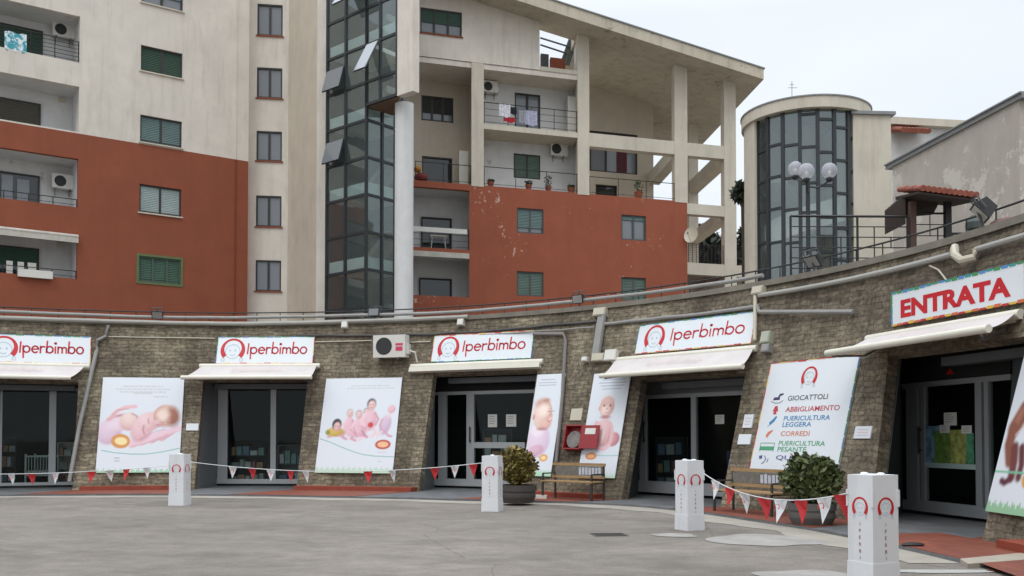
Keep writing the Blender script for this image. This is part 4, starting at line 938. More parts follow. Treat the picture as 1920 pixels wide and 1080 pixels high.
# satellite dish on the right corner of the red wall
u_, v_ = F.px(1297, 441, .4); c_ = F.P(u_, v_, .4); t = thing('satellite_dish', 'pale satellite dish fixed to the right corner of the flaking red wall', 'satellite dish', F.P(uRed, v_, 0))
q = MB(); ax = Vector((-.55, -.8, .25)).normalized(); s1 = ax.cross(Vector((0, 0, 1))).normalized(); s2 = s1.cross(ax); n = 24; rows = []
for k in range(6):
    r_ = .46*k/5; rows.append([c_+s1*r_*cos(2*pi*j/n)*.85+s2*r_*sin(2*pi*j/n)+ax*(.10*(r_/.46)**2) for j in range(n)])
for k in range(5):
    for j in range(n): q.face([rows[k][j], rows[k+1][j], rows[k+1][(j+1) % n], rows[k][(j+1) % n]])
q.build('dish', M_BEIGEP, t, True); q = MB(); q.tube([c_, F.P(uRed-.05, v_-.1, -.02)], .025, 6); q.build('mount', M_GREYM, t); q = MB(); q.tube([c_-s2*.4, c_+ax*.5-s2*.1], .012, 5); q.sphere(c_+ax*.5-s2*.1, .05, 8, 6); q.build('feed_arm', M_GREYM, t)
# open top bay: skylight frame with trough
t = thing('skylight', 'slanted metal framed skylight seen through the open bay under the roof', 'skylight', F.P(X(1040), zo0, -2))
q = MB()
for k, (xa, ya, xb, yb) in enumerate(((1013, 71, 1068, 88), (1013, 84, 1062, 100), (1068, 72, 1052, 118), (1080, 78, 1066, 122))):
    a = F.px(xa, ya, -2.2); b = F.px(xb, yb, -2.2); q.tube([F.P(a[0], a[1], -2.2), F.P(b[0], b[1], -2.2)], .05, 5)
q.build('frame', M_DGREY, t)
a = F.px(1052, 120, -2.2); b = F.px(1068, 122, -2.2); c2 = F.px(1079, 78, -2.2); d2 = F.px(1069, 72, -2.2)
q = MB(); q.poly(F, [a, b, (c2[0], c2[1]), (d2[0], d2[1])], -2.3, -2.25); q.build('pane', glass('skylight_glass', (.6, .7, .65), .1, .3, (.1, .13, .12)), t)
q = MB(); u0, u1, v0, v1 = F.rect(1032, 1060, 107, 124, -1.6); q.box(F, u0, u1, zo0-.02, v1, -2.0, -1.6); q.build('trough', M_TERRA, **T('terracotta trough on the ledge of the open bay under the roof', 'planter'))
q = MB(); u0, u1, v0, v1 = F.rect(1014, 1029, 100, 124, -1.6); q.box(F, u0, u1, zo0-.02, v1, -1.9, -1.6); q.build('chest', M_DGREY, **T('dark grey box on the ledge of the open bay under the roof', 'box'))
q = MB(); q.box(F, uOp-.3, uB0, zo0-.3, zo0-.03, -3, -.3); q.build('ledge_slab', M_CONC, apt)

# ------------------------------------------------------------------ round glazed tower
TD = 38.0; d_ = ray(1511, 400); TC = Vector((d_.x/d_.y*TD, TD, 0)); TR = 2.38; GR = 2.22
TZ = 1.6+(820-196)/1800*(TD-TR)+.0
tower = thing('round_stair_tower', 'round cream stair tower glazed in uneven dark framed panes', 'tower', (TC.x, TC.y, 5))
view = atan2(-TC.x, -TC.y)   # direction (about z) towards the camera, angle from +Y
def tp(a, r, z): return Vector((TC.x+r*sin(a), TC.y+r*cos(a), z))
def angpx(px):   # angle on the front of the cylinder for an image column
    dd = ray(px, 400); dd = Vector((dd.x, dd.y)).normalized(); c = Vector((TC.x, TC.y)); b = c.dot(dd); s = b-sqrt(max(0, GR*GR-(c.length_squared-b*b))); p = dd*s-c
    return atan2(p.x, p.y)
mx_px = [1422, 1441, 1469, 1501, 1534, 1565, 1591, 1610]
angs = [angpx(x) for x in mx_px]
angs = [a if a > 0 else a+2*pi for a in angs]
def towarc(mb, a0, a1, r0, r1, z0, z1, n=16):
    for k in range(n):
        a = a0+(a1-a0)*k/n; b = a0+(a1-a0)*(k+1)/n
        mb.hexa([tp(a, r1, z0), tp(b, r1, z0), tp(b, r0, z0), tp(a, r0, z0), tp(a, r1, z1), tp(b, r1, z1), tp(b, r0, z1), tp(a, r0, z1)])
q = MB(); towarc(q, angs[-1], angs[0]+2*pi if angs[0] < angs[-1] else angs[0], TR-.25, TR, BZ, TZ, 40)
lo_, hi_ = min(angs), max(angs)
q = MB(); towarc(q, hi_, lo_+2*pi, TR-.25, TR, BZ, TZ, 44); q.build('drum_wall', M_CONC, tower, True)
q = MB(); n = 64; towarc(q, 0, 2*pi, TR-.4, TR+.10, TZ, TZ+.42, 64); q.build('ring_beam', M_CONC, tower, True)
q = MB(); towarc(q, 0, 2*pi, .01, TR+.14, TZ+.42, TZ+.47, 64); q.build('roof', M_ZINC, tower, True)
stg = MB()
for a in angs: e_ = .030; stg.hexa([tp(a-e_, GR+.06, BZ), tp(a+e_, GR+.06, BZ), tp(a+e_, GR-.06, BZ), tp(a-e_, GR-.06, BZ), tp(a-e_, GR+.06, TZ), tp(a+e_, GR+.06, TZ), tp(a+e_, GR-.06, TZ), tp(a-e_, GR-.06, TZ)])
hy = [(268, 328, 385, 447), (264, 325, 386, 450), (270, 332, 392, 455), (215, 277, 345, 400, 470), (226, 288, 350, 410, 475), (240, 302, 364, 430, 490), (256, 320, 380, 445, 500)]
bars_ = MB(); panes = MB()
for k in range(7):
    a, b = sorted((angs[k], angs[k+1]))
    for y in hy[k]:
        z = 1.6+(820-y)/1800*(TD-TR*.75); bars_.hexa([tp(a, GR+.05, z-.05), tp(b, GR+.05, z-.05), tp(b, GR-.05, z-.05), tp(a, GR-.05, z-.05), tp(a, GR+.05, z+.05), tp(b, GR+.05, z+.05), tp(b, GR-.05, z+.05), tp(a, GR-.05, z+.05)])
    panes.hexa([tp(a, GR+.01, BZ), tp(b, GR+.01, BZ), tp(b, GR-.01, BZ), tp(a, GR-.01, BZ), tp(a, GR+.01, TZ), tp(b, GR+.01, TZ), tp(b, GR-.01, TZ), tp(a, GR-.01, TZ)])
gz = stg.build('glazing_frame', M_DARKM, tower); bars_.build('cross_bars', M_DARKM, gz); panes.build('glass', M_TOWG, gz)
# spiral stair parapet inside
q = MB(); n = 60
zh0 = BZ+.3; turns = 2.0; av = view
for k in range(n):
    f0, f1 = k/n, (k+1)/n; a = av+pi*.5-2*pi*turns*f0; b = av+pi*.5-2*pi*turns*f1; z0 = zh0+f0*6.4; z1 = zh0+f1*6.4
    for (r0, r1, h0, h1) in ((1.80, 1.90, 0, .95), (.7, 1.80, 0, .18)):
        q.hexa([tp(a, r1, z0+h0), tp(b, r1, z1+h0), tp(b, r0, z1+h0), tp(a, r0, z0+h0), tp(a, r1, z0+h1), tp(b, r1, z1+h1), tp(b, r0, z1+h1), tp(a, r0, z0+h1)])
q.build('spiral_stair', mat('spiral_plaster', 'dcd5c8', .8, .06), tower)
q = MB(); q.lathe((TC.x, TC.y, BZ), [(.35, 0), (.35, TZ-BZ)], 16); q.build('stair_core', mat('tower_core', '8a8880', .8, .1), tower)
q = MB(); p = tp(angpx(1485), TR-.3, 0); z = TZ+.45; q.tube([(p.x, p.y, z), (p.x, p.y, z+.75)], .012, 5); q.tube([(p.x-.15, p.y, z+.5), (p.x+.2, p.y, z+.5)], .01, 5); q.tube([(p.x-.08, p.y, z+.62), (p.x+.08, p.y, z+.62)], .01, 5)
q.build('aerial', M_GREYM, **T('thin metal aerial standing on the round tower roof', 'aerial'))
# annex blocks right of the tower
M1 = Fr((12.2, 36.0, 0), (1, .06, 0)); a = M1.px(1600, 300)[0]; b = M1.px(1671, 300)[0]; zt = M1.px(1660, 216)[1]
anx = thing('annex_building', 'cream annex block joining the round tower to the grey flaking building', 'building', M1.P(a, 5, 0))
q = MB(); q.box(M1, a, b, BZ, zt, -3, 0); q.build('wall', M_CONC, anx)
q = MB(); q.box(M1, a-.1, b+.15, zt, zt+.12, -3.1, .12); q.build('roof_edge', M_ZINC, anx)
M2 = Fr((14, 39.0, 0), (1, .15, 0)); a = M2.px(1668, 300)[0]; b = M2.px(1820, 300)[0]; zt2 = M2.px(1690, 224)[1]
q = MB(); q.box(M2, a, b, BZ, zt2-.3, -3, 0); q.build('rear_wall', M_WHITE, anx)
q = MB(); sl2 = .0; q.box(M2, a-.1, b, zt2-.3, zt2, -3.2, .3); q.build('parapet', M_CONC, anx)
q = MB(); e0 = M2.px(1690, 243, .9)[0]; e1 = M2.px(1745, 243, .9)[0]; ze = M2.px(1700, 240, .6)[1]
for k in range(8):
    u = e0+(e1-e0)*(k+.5)/8; q.tube([M2.P(u, ze+.12, .05), M2.P(u, ze-.18, .9)], .11, 8)
q.build('tiled_eave', M_ROOFT, anx)
# right grey building with long straight eave
ND = Vector((.136, -1, 0)).normalized(); NF = Fr((12.05, 30.2, 0), ND, (0, 0, 1), (-1, -.136, 0))
a = 0; b = NF.px(1912, 260)[0]; zt = NF.px(1800, 236)[1]
nb = thing('side_building', 'grey building with flaking plaster and a zinc roof edge at the right above the shops', 'building', NF.P(3, 5, 0))
q = MB(); q.box(NF, a, b, BZ, zt-.16, -6, 0); q.build('wall', M_NWALL, nb)
q = MB(); q.box(NF, a-.3, b+.2, zt-.16, zt-.04, -6.2, .07); q.box(NF, a-.3, b+.2, zt-.04, zt+.0, -6.2, .12); q.build('roof_edge', M_ZINC, nb)
q = MB(); u_, v_ = NF.px(1672, 360); 
q = MB(); mw = M1.px(1655, 385, 0); 
# background tree masses
def crown(mb, c, rx, ry, rz, n, leaf, seed, core=True):
    r_ = random.Random(seed); c = Vector(c); lobes = [(Vector((r_.uniform(-.55, .55)*rx, r_.uniform(-.55, .55)*ry, r_.uniform(-.5, .6)*rz)), r_.uniform(.35, .6)) for _ in range(9)]
    for _ in range(n):
        o, s = lobes[r_.randrange(9)]; d = Vector((r_.gauss(0, 1), r_.gauss(0, 1), r_.gauss(0, 1))).normalized()*(r_.random()**.4)
        p = c+o+Vector((d.x*rx*s, d.y*ry*s, d.z*rz*s)); a = Vector((r_.uniform(-1, 1), r_.uniform(-1, 1), r_.uniform(-1, 1))).normalized(); b = a.cross(Vector((r_.uniform(-1, 1), r_.uniform(-1, 1), r_.uniform(-1, 1)))).normalized()
        L_ = leaf*r_.uniform(.6, 1.3); mb.face([p-a*L_, p+b*L_*.5, p+a*L_, p-b*L_*.5])
def leaf_mat(name, c1, c2, sc=2.5):
    m = bpy.data.materials.new(name); m.use_nodes = True; t = m.node_tree; p = t.nodes['Principled BSDF']; p.inputs['Roughness'].default_value = .6
    g = N(t, 'ShaderNodeNewGeometry'); r = N(t, 'ShaderNodeValToRGB'); r.color_ramp.elements[0].color = (*srgb(c1), 1); r.color_ramp.elements[1].color = (*srgb(c2), 1)
    t.links.new(g.outputs['Random Per Island'], r.inputs[0]); t.links.new(r.outputs[0], p.inputs['Base Color']); return m
M_TREE = leaf_mat('tree_leaf', '1c241b', '36402c'); M_BUSHG = leaf_mat('bush_leaf', '333d22', '626b3c'); M_BUSHY = leaf_mat('yellow_bush_leaf', '4d4220', '8a7a3a')
def tree(px, py, D, r, label, n=1400, hh=1.0):
    d = ray(px, py); c = EYE+d*(D/d.y); t = thing('tree', label, 'tree', (c.x, c.y, BZ))
    q = MB(); crown(q, c, r, r, r*hh, n, .28, int(px)); q.build('crown', M_TREE, t)
    q = MB(); q.tube([(c.x, c.y, BZ), (c.x+.1, c.y, (BZ+c.z)/2), (c.x, c.y, c.z)], .22, 8, True, .08)
    for k in range(4): a = k*1.6; q.tube([(c.x, c.y, c.z-.6*r), (c.x+cos(a)*r*.6, c.y+sin(a)*r*.6, c.z+.3*r)], .07, 5, True, .03)
    q.build('trunk', mat('bark', '3b332b', .9, .2), t)
tree(1322, 462, 63, 1.9, 'dark green tree seen behind the lower beams of the open concrete frame')
tree(1350, 470, 66, 1.5, 'dark tree crown just left of the outer concrete column')
tree(1393, 475, 60, .95, 'narrow dark tree between the outer column and the round tower', 900, 1.8)
tree(1392, 362, 46, .42, 'small dark shrub crown sticking out left of the round tower', 500)

# ------------------------------------------------------------------ on the terrace: globe lamp, railings, tiled canopy
lp = Vector((0, 24.5, 0)); d_ = ray(1515, 400); lp.x = d_.x/d_.y*24.5
lamp = thing('globe_street_lamp', 'dark street lamp with clear globe lights in front of the round tower', 'street lamp', (lp.x, lp.y, BZ))
zl = 1.6+(820-338)/1800*24.5
q = MB(); q.tube([(lp.x, lp.y, BZ), (lp.x, lp.y, zl)], .055, 10); q.lathe((lp.x, lp.y, BZ), [(.12, 0), (.12, .3), (.07, .4)], 12); q.build('pole', M_DARKM, lamp)
M_GLOBE = bpy.data.materials.new('globe'); M_GLOBE.use_nodes = True; _t = M_GLOBE.node_tree; _p = _t.nodes['Principled BSDF']; _p.inputs['Base Color'].default_value = (.6, .6, .65, 1); _p.inputs['Roughness'].default_value = .12
_tr = N(_t, 'ShaderNodeBsdfTransparent'); _m = N(_t, 'ShaderNodeMixShader'); _m.inputs[0].default_value = .62; _t.links.new(_p.outputs[0], _m.inputs[1]); _t.links.new(_tr.outputs[0], _m.inputs[2]); _t.links.new(_m.outputs[0], _t.nodes['Material Output'].inputs[0])
for (px, py, D, wd) in ((1491, 316, 25.0, .19), (1512, 321, 23.9, .2), (1555, 320, 24.3, .2)):
    d_ = ray(px, py); c = EYE+d_*(D/d_.y)
    q = MB(); z0 = c.z-.25; q.tube([(lp.x, lp.y, z0-.1), ((lp.x+c.x)/2, (lp.y+c.y)/2, z0-.16), (c.x, c.y, z0)], .025, 8); o = q.build('arm', M_DARKM, lamp)
    q = MB(); q.sphere(c, wd, 20, 12); g = q.build('globe', M_GLOBE, lamp, True)
    q = MB(); q.lathe((c.x, c.y, c.z-.29), [(.05, 0), (.09, .06), (.09, .10)], 12); q.build('socket', M_DARKM, lamp)
    q = MB(); q.lathe((c.x, c.y, c.z-.16), [(.03, 0), (.05, .1), (.02, .16)], 10); q.build('bulb', M_PLAST, lamp)
# mosaic pattern railing, left panel and right panel
RF = Fr((0, 22.6, 0), (1, .02, 0))
def maze(parent, x0, x1, yt, yb, name, m=M_BLACK, rows=7, seed=1, f=RF, heavy=.03):
    u0, u1, v0, v1 = f.rect(x0, x1, yt, yb); v0 = max(v0, BZ); q = MB(); r_ = random.Random(seed)
    for k in range(rows+1): v = v0+(v1-v0)*k/rows; q.tube([f.P(u0, v, 0), f.P(u1, v, 0)], heavy*.45 if 0 < k < rows else heavy, 4)
    n = max(2, int((u1-u0)/.36))
    for k in range(n+1):
        u = u0+(u1-u0)*k/n
        if k in (0, n) or k % 4 == 0: q.tube([f.P(u, v0, 0), f.P(u, v1, 0)], heavy, 5)
        else:
            a = r_.randrange(0, rows-1); b = min(rows, a+r_.choice((1, 2, 3))); q.tube([f.P(u, v0+(v1-v0)*a/rows, 0), f.P(u, v0+(v1-v0)*b/rows, 0)], heavy*.5, 4)
    return q.build(name, m, parent)
o = maze(None, 1483, 1702, 405, 545, 'terrace_railing', seed=3); tag(o, 'black metal maze pattern railing in front of the round tower', 'railing')
o = maze(None, 1786, 1905, 438, 520, 'terrace_railing', seed=5, rows=5); tag(o, 'black metal railing right of the tiled gate canopy', 'railing')
gate = thing('tiled_gate', 'dark gate posts under a small red tiled canopy on the terrace', 'gate', RF.P(RF.px(1745, 480)[0], BZ, 0))
for (x, m) in ((1711, mat('brown_post', '4a332b', .7, .1)), (1777, M_BLACK)):
    u = RF.px(x, 450)[0]; zt = RF.px(x, 378)[1]; q = MB(); q.box(RF, u-.07, u+.07, BZ, zt, -.07, .07); q.build('post', m, gate)
maze(gate, 1716, 1772, 400, 505, 'gate_leaf', seed=9, rows=5, heavy=.025)
# canopy: two rows of curved tiles on a slope falling away to the left rear and a dark underside
u0 = RF.px(1678, 380)[0]; u1 = RF.px(1808, 372)[0]; zr = RF.px(1740, 357)[1]; q = MB(); tl_ = MB()
ridge = lambda u: zr-.12*(u-RF.px(1705, 370)[0])
nt_ = 11
for k in range(nt_):
    u = RF.px(1700, 370)[0]+(RF.px(1806, 372)[0]-RF.px(1700, 370)[0])*(k+.5)/nt_
    for j in range(3):
        w_a = .75-.42*j; z_a = ridge(u)-.14+.10*j
        tl_.tube([RF.P(u, z_a, w_a), RF.P(u, z_a+.10, w_a-.46)], .075, 8, True, .065)
tl_.build('roof_tiles', M_ROOFT, gate)
ua, ub = RF.px(1697, 370)[0], RF.px(1806, 372)[0]
q.hexa([RF.P(ua, ridge(ua)-.27, .7), RF.P(ub, ridge(ub)-.27, .7), RF.P(ub, ridge(ub)-.1, -.55), RF.P(ua, ridge(ua)-.1, -.55), RF.P(ua, ridge(ua)-.22, .7), RF.P(ub, ridge(ub)-.22, .7), RF.P(ub, ridge(ub)-.03, -.55), RF.P(ua, ridge(ua)-.03, -.55)])
u2 = RF.px(1678, 400)[0]
q.hexa([RF.P(u2, RF.px(1678, 430)[1], -.5), RF.P(ua+.05, RF.px(1700, 418)[1], -.1), RF.P(ua+.05, RF.px(1700, 418)[1], -.6), RF.P(u2, RF.px(1678, 430)[1], -.6), RF.P(u2, RF.px(1680, 384)[1], -.5), RF.P(ua+.05, ridge(ua)-.1, -.1), RF.P(ua+.05, ridge(ua)-.1, -.6), RF.P(u2, RF.px(1680, 384)[1], -.6)])
q.hexa([RF.P(ua+.1, RF.px(1720, 398)[1], -.5), RF.P(RF.px(1768, 390)[0], RF.px(1768, 392)[1], -.5), RF.P(RF.px(1768, 390)[0], RF.px(1768, 392)[1], -.6), RF.P(ua+.1, RF.px(1720, 398)[1], -.6), RF.P(ua+.1, ridge(ua)-.15, -.2), RF.P(RF.px(1768, 390)[0], ridge(ub)-.1, -.2), RF.P(RF.px(1768, 390)[0], ridge(ub)-.1, -.6), RF.P(ua+.1, ridge(ua)-.15, -.6)])
q.build('canopy_timber', mat('dark_timber', '332823', .9, .2), gate)
# low hand rail following the wall head
hr = thing('hand_rail', 'thin dark hand rail on short posts along the top of the curved wall', 'railing', C0+rad(.3)*RT+Vector((0, 0, 5.1)))
rr_ = RT+.25
q = MB(); q.tube([C0+rad(radians(-60)+radians(185)*k/150)*rr_+Vector((0, 0, 5.55)) for k in range(151)], .02, 6); q.build('rail', M_BLACK, hr)
for k in range(0, 75):
    a = radians(-60)+radians(185)*k/75; p = C0+rad(a)*rr_; q = MB(); q.tube([p+Vector((0, 0, 5.2)), p+Vector((0, 0, 5.55))], .014, 5)
    q.build('post', M_BLACK, hr)

# ------------------------------------------------------------------ pipes, trays, boxes on the wall
def wallpath(pts, w=.08): return [CN.P(*CN.px(x, y), w) for x, y in pts]
def arcpath(v, w, u0, u1, jit=0, n=None):
    n = n or int(abs(u1-u0)/.5); r_ = random.Random(int(v*100)); return [CN.P(u0+(u1-u0)*k/n, v+jit*sin(k*.37+v*7)+jit*.5*r_.uniform(-1, 1), w) for k in range(n+1)]
def pipe(name, pts, r, m, label, cat='pipe', clips=0, group=None):
    q = MB(); q.tube(pts, r, 8); return q.build(name, m, None, True, **T(label, cat, group))
HU, HL = CN.px(500, 597)[1], CN.px(500, 608)[1]; print('HU', HU, HL, CN.px(1000, 586)[1], CN.px(1250, 575)[1], CN.px(1640, 505)[1])
u14 = CN.px(1420, 600)[0]; u18 = CN.px(1795, 480)[0]
pipe('conduit', arcpath(HU, .09, UL, u14, .015), .05, M_PIPE, 'upper grey conduit along the curved wall head left of the beige junction box')
pipe('conduit', arcpath(HL, .10, UL, CN.px(880, 600)[0], .012), .065, mat('pale_conduit', '9a978f', .5, .12, 3), 'thick pale conduit under the upper one from the far left to the middle sign')
pipe('conduit', arcpath(4.72, .05, CN.px(560, 600)[0], CN.px(1125, 585)[0], .03), .035, M_PIPED, 'dark sagging cable above the middle sign')
pipe('conduit', arcpath(4.62, .07, CN.px(1125, 590)[0], CN.px(1430, 565)[0], .02), .045, M_PIPE, 'grey conduit rising above the fourth sign towards the vertical pipe')
pipe('conduit', arcpath(4.85, .09, CN.px(1430, 545)[0], u18, .01), .055, mat('corrugated_conduit', '9b9992', .55, .12, 30), 'pale corrugated conduit along the wall head up to its bend beside the floodlight')
pipe('conduit', arcpath(4.55, .08, CN.px(905, 600)[0], CN.px(1120, 600)[0], .03), .022, M_PIPE, 'thin grey conduit right of the middle sign below the other pipes')
pipe('conduit', arcpath(4.80, .10, CN.px(1840, 470)[0], UR, .01), .055, mat('corrugated_conduit', '9b9992'), 'pale corrugated conduit above the entrance sign at the right')
p_ = [CN.P(u18, 4.86, .09), CN.P(u18+.15, 4.9, .2), CN.P(u18+.28, 4.72, .26), CN.P(u18+.4, 4.62, .2), CN.P(u18+.62, 4.66, .12), CN.P(CN.px(1840, 470)[0], 4.80, .1)]
pipe('conduit_bend', p_, .075, M_BEIGEP, 'thick pale curved pipe bend between the two corrugated conduits')
pipe('cable', wallpath([(1748, 500), (1765, 508), (1782, 530)], .06), .018, M_BEIGEP, 'thin pale cable dropping from the wall head to the entrance sign', 'cable')
# down pipe at far left
pts = wallpath([(203, 612), (200, 632), (184, 640)], .08)+[CN.P(*CN.px(x, y), .1) for x, y in ((182, 660), (150, 800), (131, 905))]
pipe('down_pipe', pts, .06, M_PIPE, 'slanting grey down pipe at the edge of the leftmost shop window')
pipe('down_pipe', wallpath([(1003, 628), (1060, 628), (1063, 640), (1058, 740), (1046, 868)], .08), .05, mat('mauve_pipe', '77706d', .6, .1), 'grey pipe turning down beside the laughing baby poster')
pipe('wall_pipe', wallpath([(1424, 575), (1428, 587), (1606, 587)], .08), .05, M_PIPE, 'short level grey pipe on the stone between the fourth sign and the entrance')
pipe('vertical_pipe', wallpath([(1421, 548), (1421, 600), (1420, 640)], .09), .045, M_BEIGEP, 'short vertical pale pipe at the right end of the fourth sign')
f = lean(1124, 630); u0, u1, v0, v1 = f.rect(1118, 1132, 590, 668, .05); q = MB(); q.box(f, u0, u1, v0, v1, .06, .12); q.box(f, (u0+u1)/2+.02, u1-.02, v0, v1, .12, .15); q.build('cable_duct', M_PIPE, **T('vertical grey cable duct left of the fourth sign', 'cable duct'))
for (x0, x1, y0, y1, m, lb) in ((1112, 1134, 578, 592, M_BEIGEP, 'pale junction box on top of the vertical cable duct'), (1109, 1131, 663, 677, M_BEIGEP, 'beige junction box at the foot of the vertical cable duct'),
                                (1133, 1154, 656, 676, M_PLAST, 'white alarm box left of the fourth awning'), (1090, 1100, 669, 677, M_PLAST, 'tiny white box left of the vertical cable duct'), (1409, 1428, 538, 552, M_BEIGEP, 'beige junction box on the wall head above the fourth sign'),
                                (1426, 1442, 622, 643, mat('greenish_box', 'a3a795', .5, .05), 'greenish grey box right of the fourth sign'), (1427, 1441, 645, 660, M_PIPE, 'small round grey alarm horn right of the fourth awning'),
                                (640, 651, 602, 614, M_PLAST, 'small white junction box on the conduit left of the air conditioner'), (857, 868, 598, 609, M_PLAST, 'small white junction box on the conduit above the middle sign')):
    f = lean((x0+x1)/2, (y0+y1)/2); u0, u1, v0, v1 = f.rect(x0, x1, y0, y1, .15); q = MB(); q.box(f, u0, u1, v0, v1, .0, .15); q.box(f, u0+.02, u1-.02, v0+.02, v1-.02, .15, .165); q.build('junction_box', m, **T(lb, 'junction box'))
for k_, (xa, xb, yy, lb) in enumerate(((203, 403, 634, 'thin pale cable between the down pipe and the second sign'), (592, 698, 641, 'thin pale cable between the second sign and the air conditioner'), (768, 808, 642, 'thin pale cable between the air conditioner and the middle sign'))):
    va = CN.px((xa+xb)/2, yy)[1]; pipe('cable', arcpath(va, .03, CN.px(xa, yy)[0], CN.px(xb, yy)[0], .008), .018, M_BEIGEP, lb, 'cable')
# wall air conditioner
f = lean(732, 650); fv = Fr(f.P(0, 0, 0), f.U, (0, 0, 1), -rad(CN.px(732, 650)[0]/R0))
u_, z_ = CN.px(732, 672); rr_ = KL*z_; f = Fr(C0+rad(u_/R0)*(R0+rr_+.15), tan_(u_/R0), (0, 0, 1), -rad(u_/R0)); u0 = f.px(700, 650, .5)[0]; u1 = f.px(760, 650, .5)[0]; v0 = f.px(730, 670, .5)[1]; v1 = f.px(730, 628, .5)[1]
ac_unit(f, u0, v0, .12, 'white air conditioner with pink sticker bolted to the stone wall left of the middle sign', u1-u0, v1-v0, badge=True)
q = MB(); q.tube([f.P(u1+.05, v0+.2, .3), f.P(u1+.22, v0+.15, .28), f.P(u1+.25, v0-.12, .2), f.P(u1+.35, v0-.3, .1)], .03, 6); q.build('refrigerant_hose', M_PLAST, None, True, **T('white insulated hose looping from the wall air conditioner', 'hose'))
# floodlights
def flood(px, py, label, s=1.0, tilt=.5, vup=5.27, face=M_PIPE, yaw=0):
    u = CN.px(px, py+8)[0]; th = u/R0; c = C0+rad(th)*(RT-.05)+Vector((0, 0, vup+.18*s)); t = thing('floodlight', label, 'floodlight', C0+rad(th)*(RT+.1)+Vector((0, 0, 5.1)))
    y = (-rad(th)*cos(yaw)+tan_(th)*sin(yaw)); n = (y*cos(tilt)-Vector((0, 0, sin(tilt)))).normalized(); uu = n.cross(Vector((0, 0, 1))).normalized()*-1; vv = n.cross(uu)*-1
    f = Fr(c, uu, vv, n); q = MB(); w_, h_ = .19*s, .14*s
    q.hexa([f.P(-w_, -h_, .06), f.P(w_, -h_, .06), f.P(w_*.7, -h_*.7, -.14*s), f.P(-w_*.7, -h_*.7, -.14*s), f.P(-w_, h_, .06), f.P(w_, h_, .06), f.P(w_*.7, h_*.7, -.14*s), f.P(-w_*.7, h_*.7, -.14*s)]); q.build('housing', M_BLACK, t)
    q = MB(); q.box(f, -w_*.86, w_*.86, -h_*.82, h_*.82, .062, .068); q.build('lens', face, t)
    q = MB(); q.tube([f.P(-w_-.02, 0, -.02), f.P(-w_-.02, -h_-.08, -.06), f.P(w_+.02, -h_-.08, -.06), f.P(w_+.02, 0, -.02)], .014, 5); q.tube([f.P(0, -h_-.08, -.06), c+Vector((0, 0, -.3*s))-y*.05], .025, 6); q.build('bracket', M_DGREY, t)
flood(297, 588, 'black floodlight on the wall head above the leftmost sign and first poster', .9)
flood(705, 580, 'grey topped floodlight on the wall head above the wall air conditioner', .95, -.25, face=M_GREYM)
flood(1088, 567, 'black floodlight on the wall head left of the cable duct', .9, .2)
flood(1527, 520, 'black floodlight tilted on the wall head in front of the round tower', 1.05, .7)
flood(1840, 462, 'large floodlight with pale lens above the entrance sign', 1.3, .75, face=mat('pale_lens', 'a8a49a', .3, .1), yaw=-.5)
for (x, y, lb, s) in ((1827, 425, 'dark lidded lantern standing behind the large floodlight', 1),):
    f = upright(x, RT+.3); u_, v_ = f.px(x, y+22); c = f.P(u_, 5.1, 0); q = MB(); q.lathe(c, [(.10, 0), (.10, .28), (.15, .3), (.15, .42), (.06, .55)], 12); q.build('lantern', mat('green_bronze', '3f4744', .6, .2, 8), **T(lb, 'lantern'))
for (x0, y0, x1, y1, lb) in ((1876, 440, 1886, 416, 'left white rod leaning on the wall head at far right'), (1897, 436, 1912, 405, 'right white rod leaning on the wall head at far right')):
    f = upright(1890, RT+.1); a = f.px(x0, y0); b = f.px(x1, y1); q = MB(); q.tube([f.P(a[0], 5.05, 0), f.P(b[0], b[1], 0)], .018, 6); q.build('rod', M_SIGNW, **T(lb, 'rod'))
f = upright(1890, RT+.25); u_, v_ = f.px(1900, 448); q = MB(); q.sphere(f.P(u_, 5.22, 0), 1, 14, 8, (.42, .3, .17)); q.build('tarpaulin', mat('pinkish_sheet', '7c5f58', .9, .3, 6), None, True, **T('crumpled pinkish brown sheet lying on the wall head at far right', 'sheet'))

# ------------------------------------------------------------------ signs
def shop_sign(x0, x1, yt, yb, xm, label, kind='shop', w=.10, sx=0):
    f = lean((x0+x1)/2, (yt+yb)/2); u0, u1, v0, v1 = f.rect(x0, x1, yt, yb, w, xm=(x0+x1)/2)
    if kind != 'shop':
        uu_, vv_ = CN.px((x0+x1)/2, yb); f = Fr(C0+rad(uu_/R0)*(R0+KL*vv_-.02), tan_(uu_/R0), (0, 0, 1), -rad(uu_/R0)); u0, u1, v0, v1 = f.rect(x0, x1, yt, yb, w, xm=(x0+x1)/2)
    t = thing('shop_sign', label, 'sign', f.P((u0+u1)/2, v0, 0), 'sign boards over the shop openings')
    q = MB(); q.poly(f, [(u0-sx, v0), (u1, v0), (u1, v1), (u0, v1)], w-.05, w); q.build('board', M_SIGNW, t)
    H = v1-v0; Wd = u1-u0
    if kind == 'shop':
        red, fc = MB(), MB(); R = H*.45; uc = u0+Wd*.165; logo(f, uc, (v0+v1)/2-.0, w+.004, R, red, fc)
        script_text(red, f, 'Iperbimbo', u0+Wd*.32, v0+H*.36, w+.004, Wd*.62, .054*H, H*.25)
        red.build('lettering', M_SIGNR, t); fc.build('face_outline', M_FACE, t)
        chip_border(f, u0, u1, v0, v1, w+.004, t, .24, .022, 'tblr')
    else:
        red = MB(); text(red, f, 'ENTRATA', u0+Wd*.08, v0+H*.18, w+.004, H*.56, Wd*.83, .045); red.build('lettering', M_SIGNR, t)
        chip_border(f, u0, u1, v0, v1, w+.004, t, .17, .045, 'tblr')
    return t
shop_sign(-27, 170, 629, 680, 50, 'leftmost white shop sign cut by the frame with a red hair arc logo and name', sx=0)
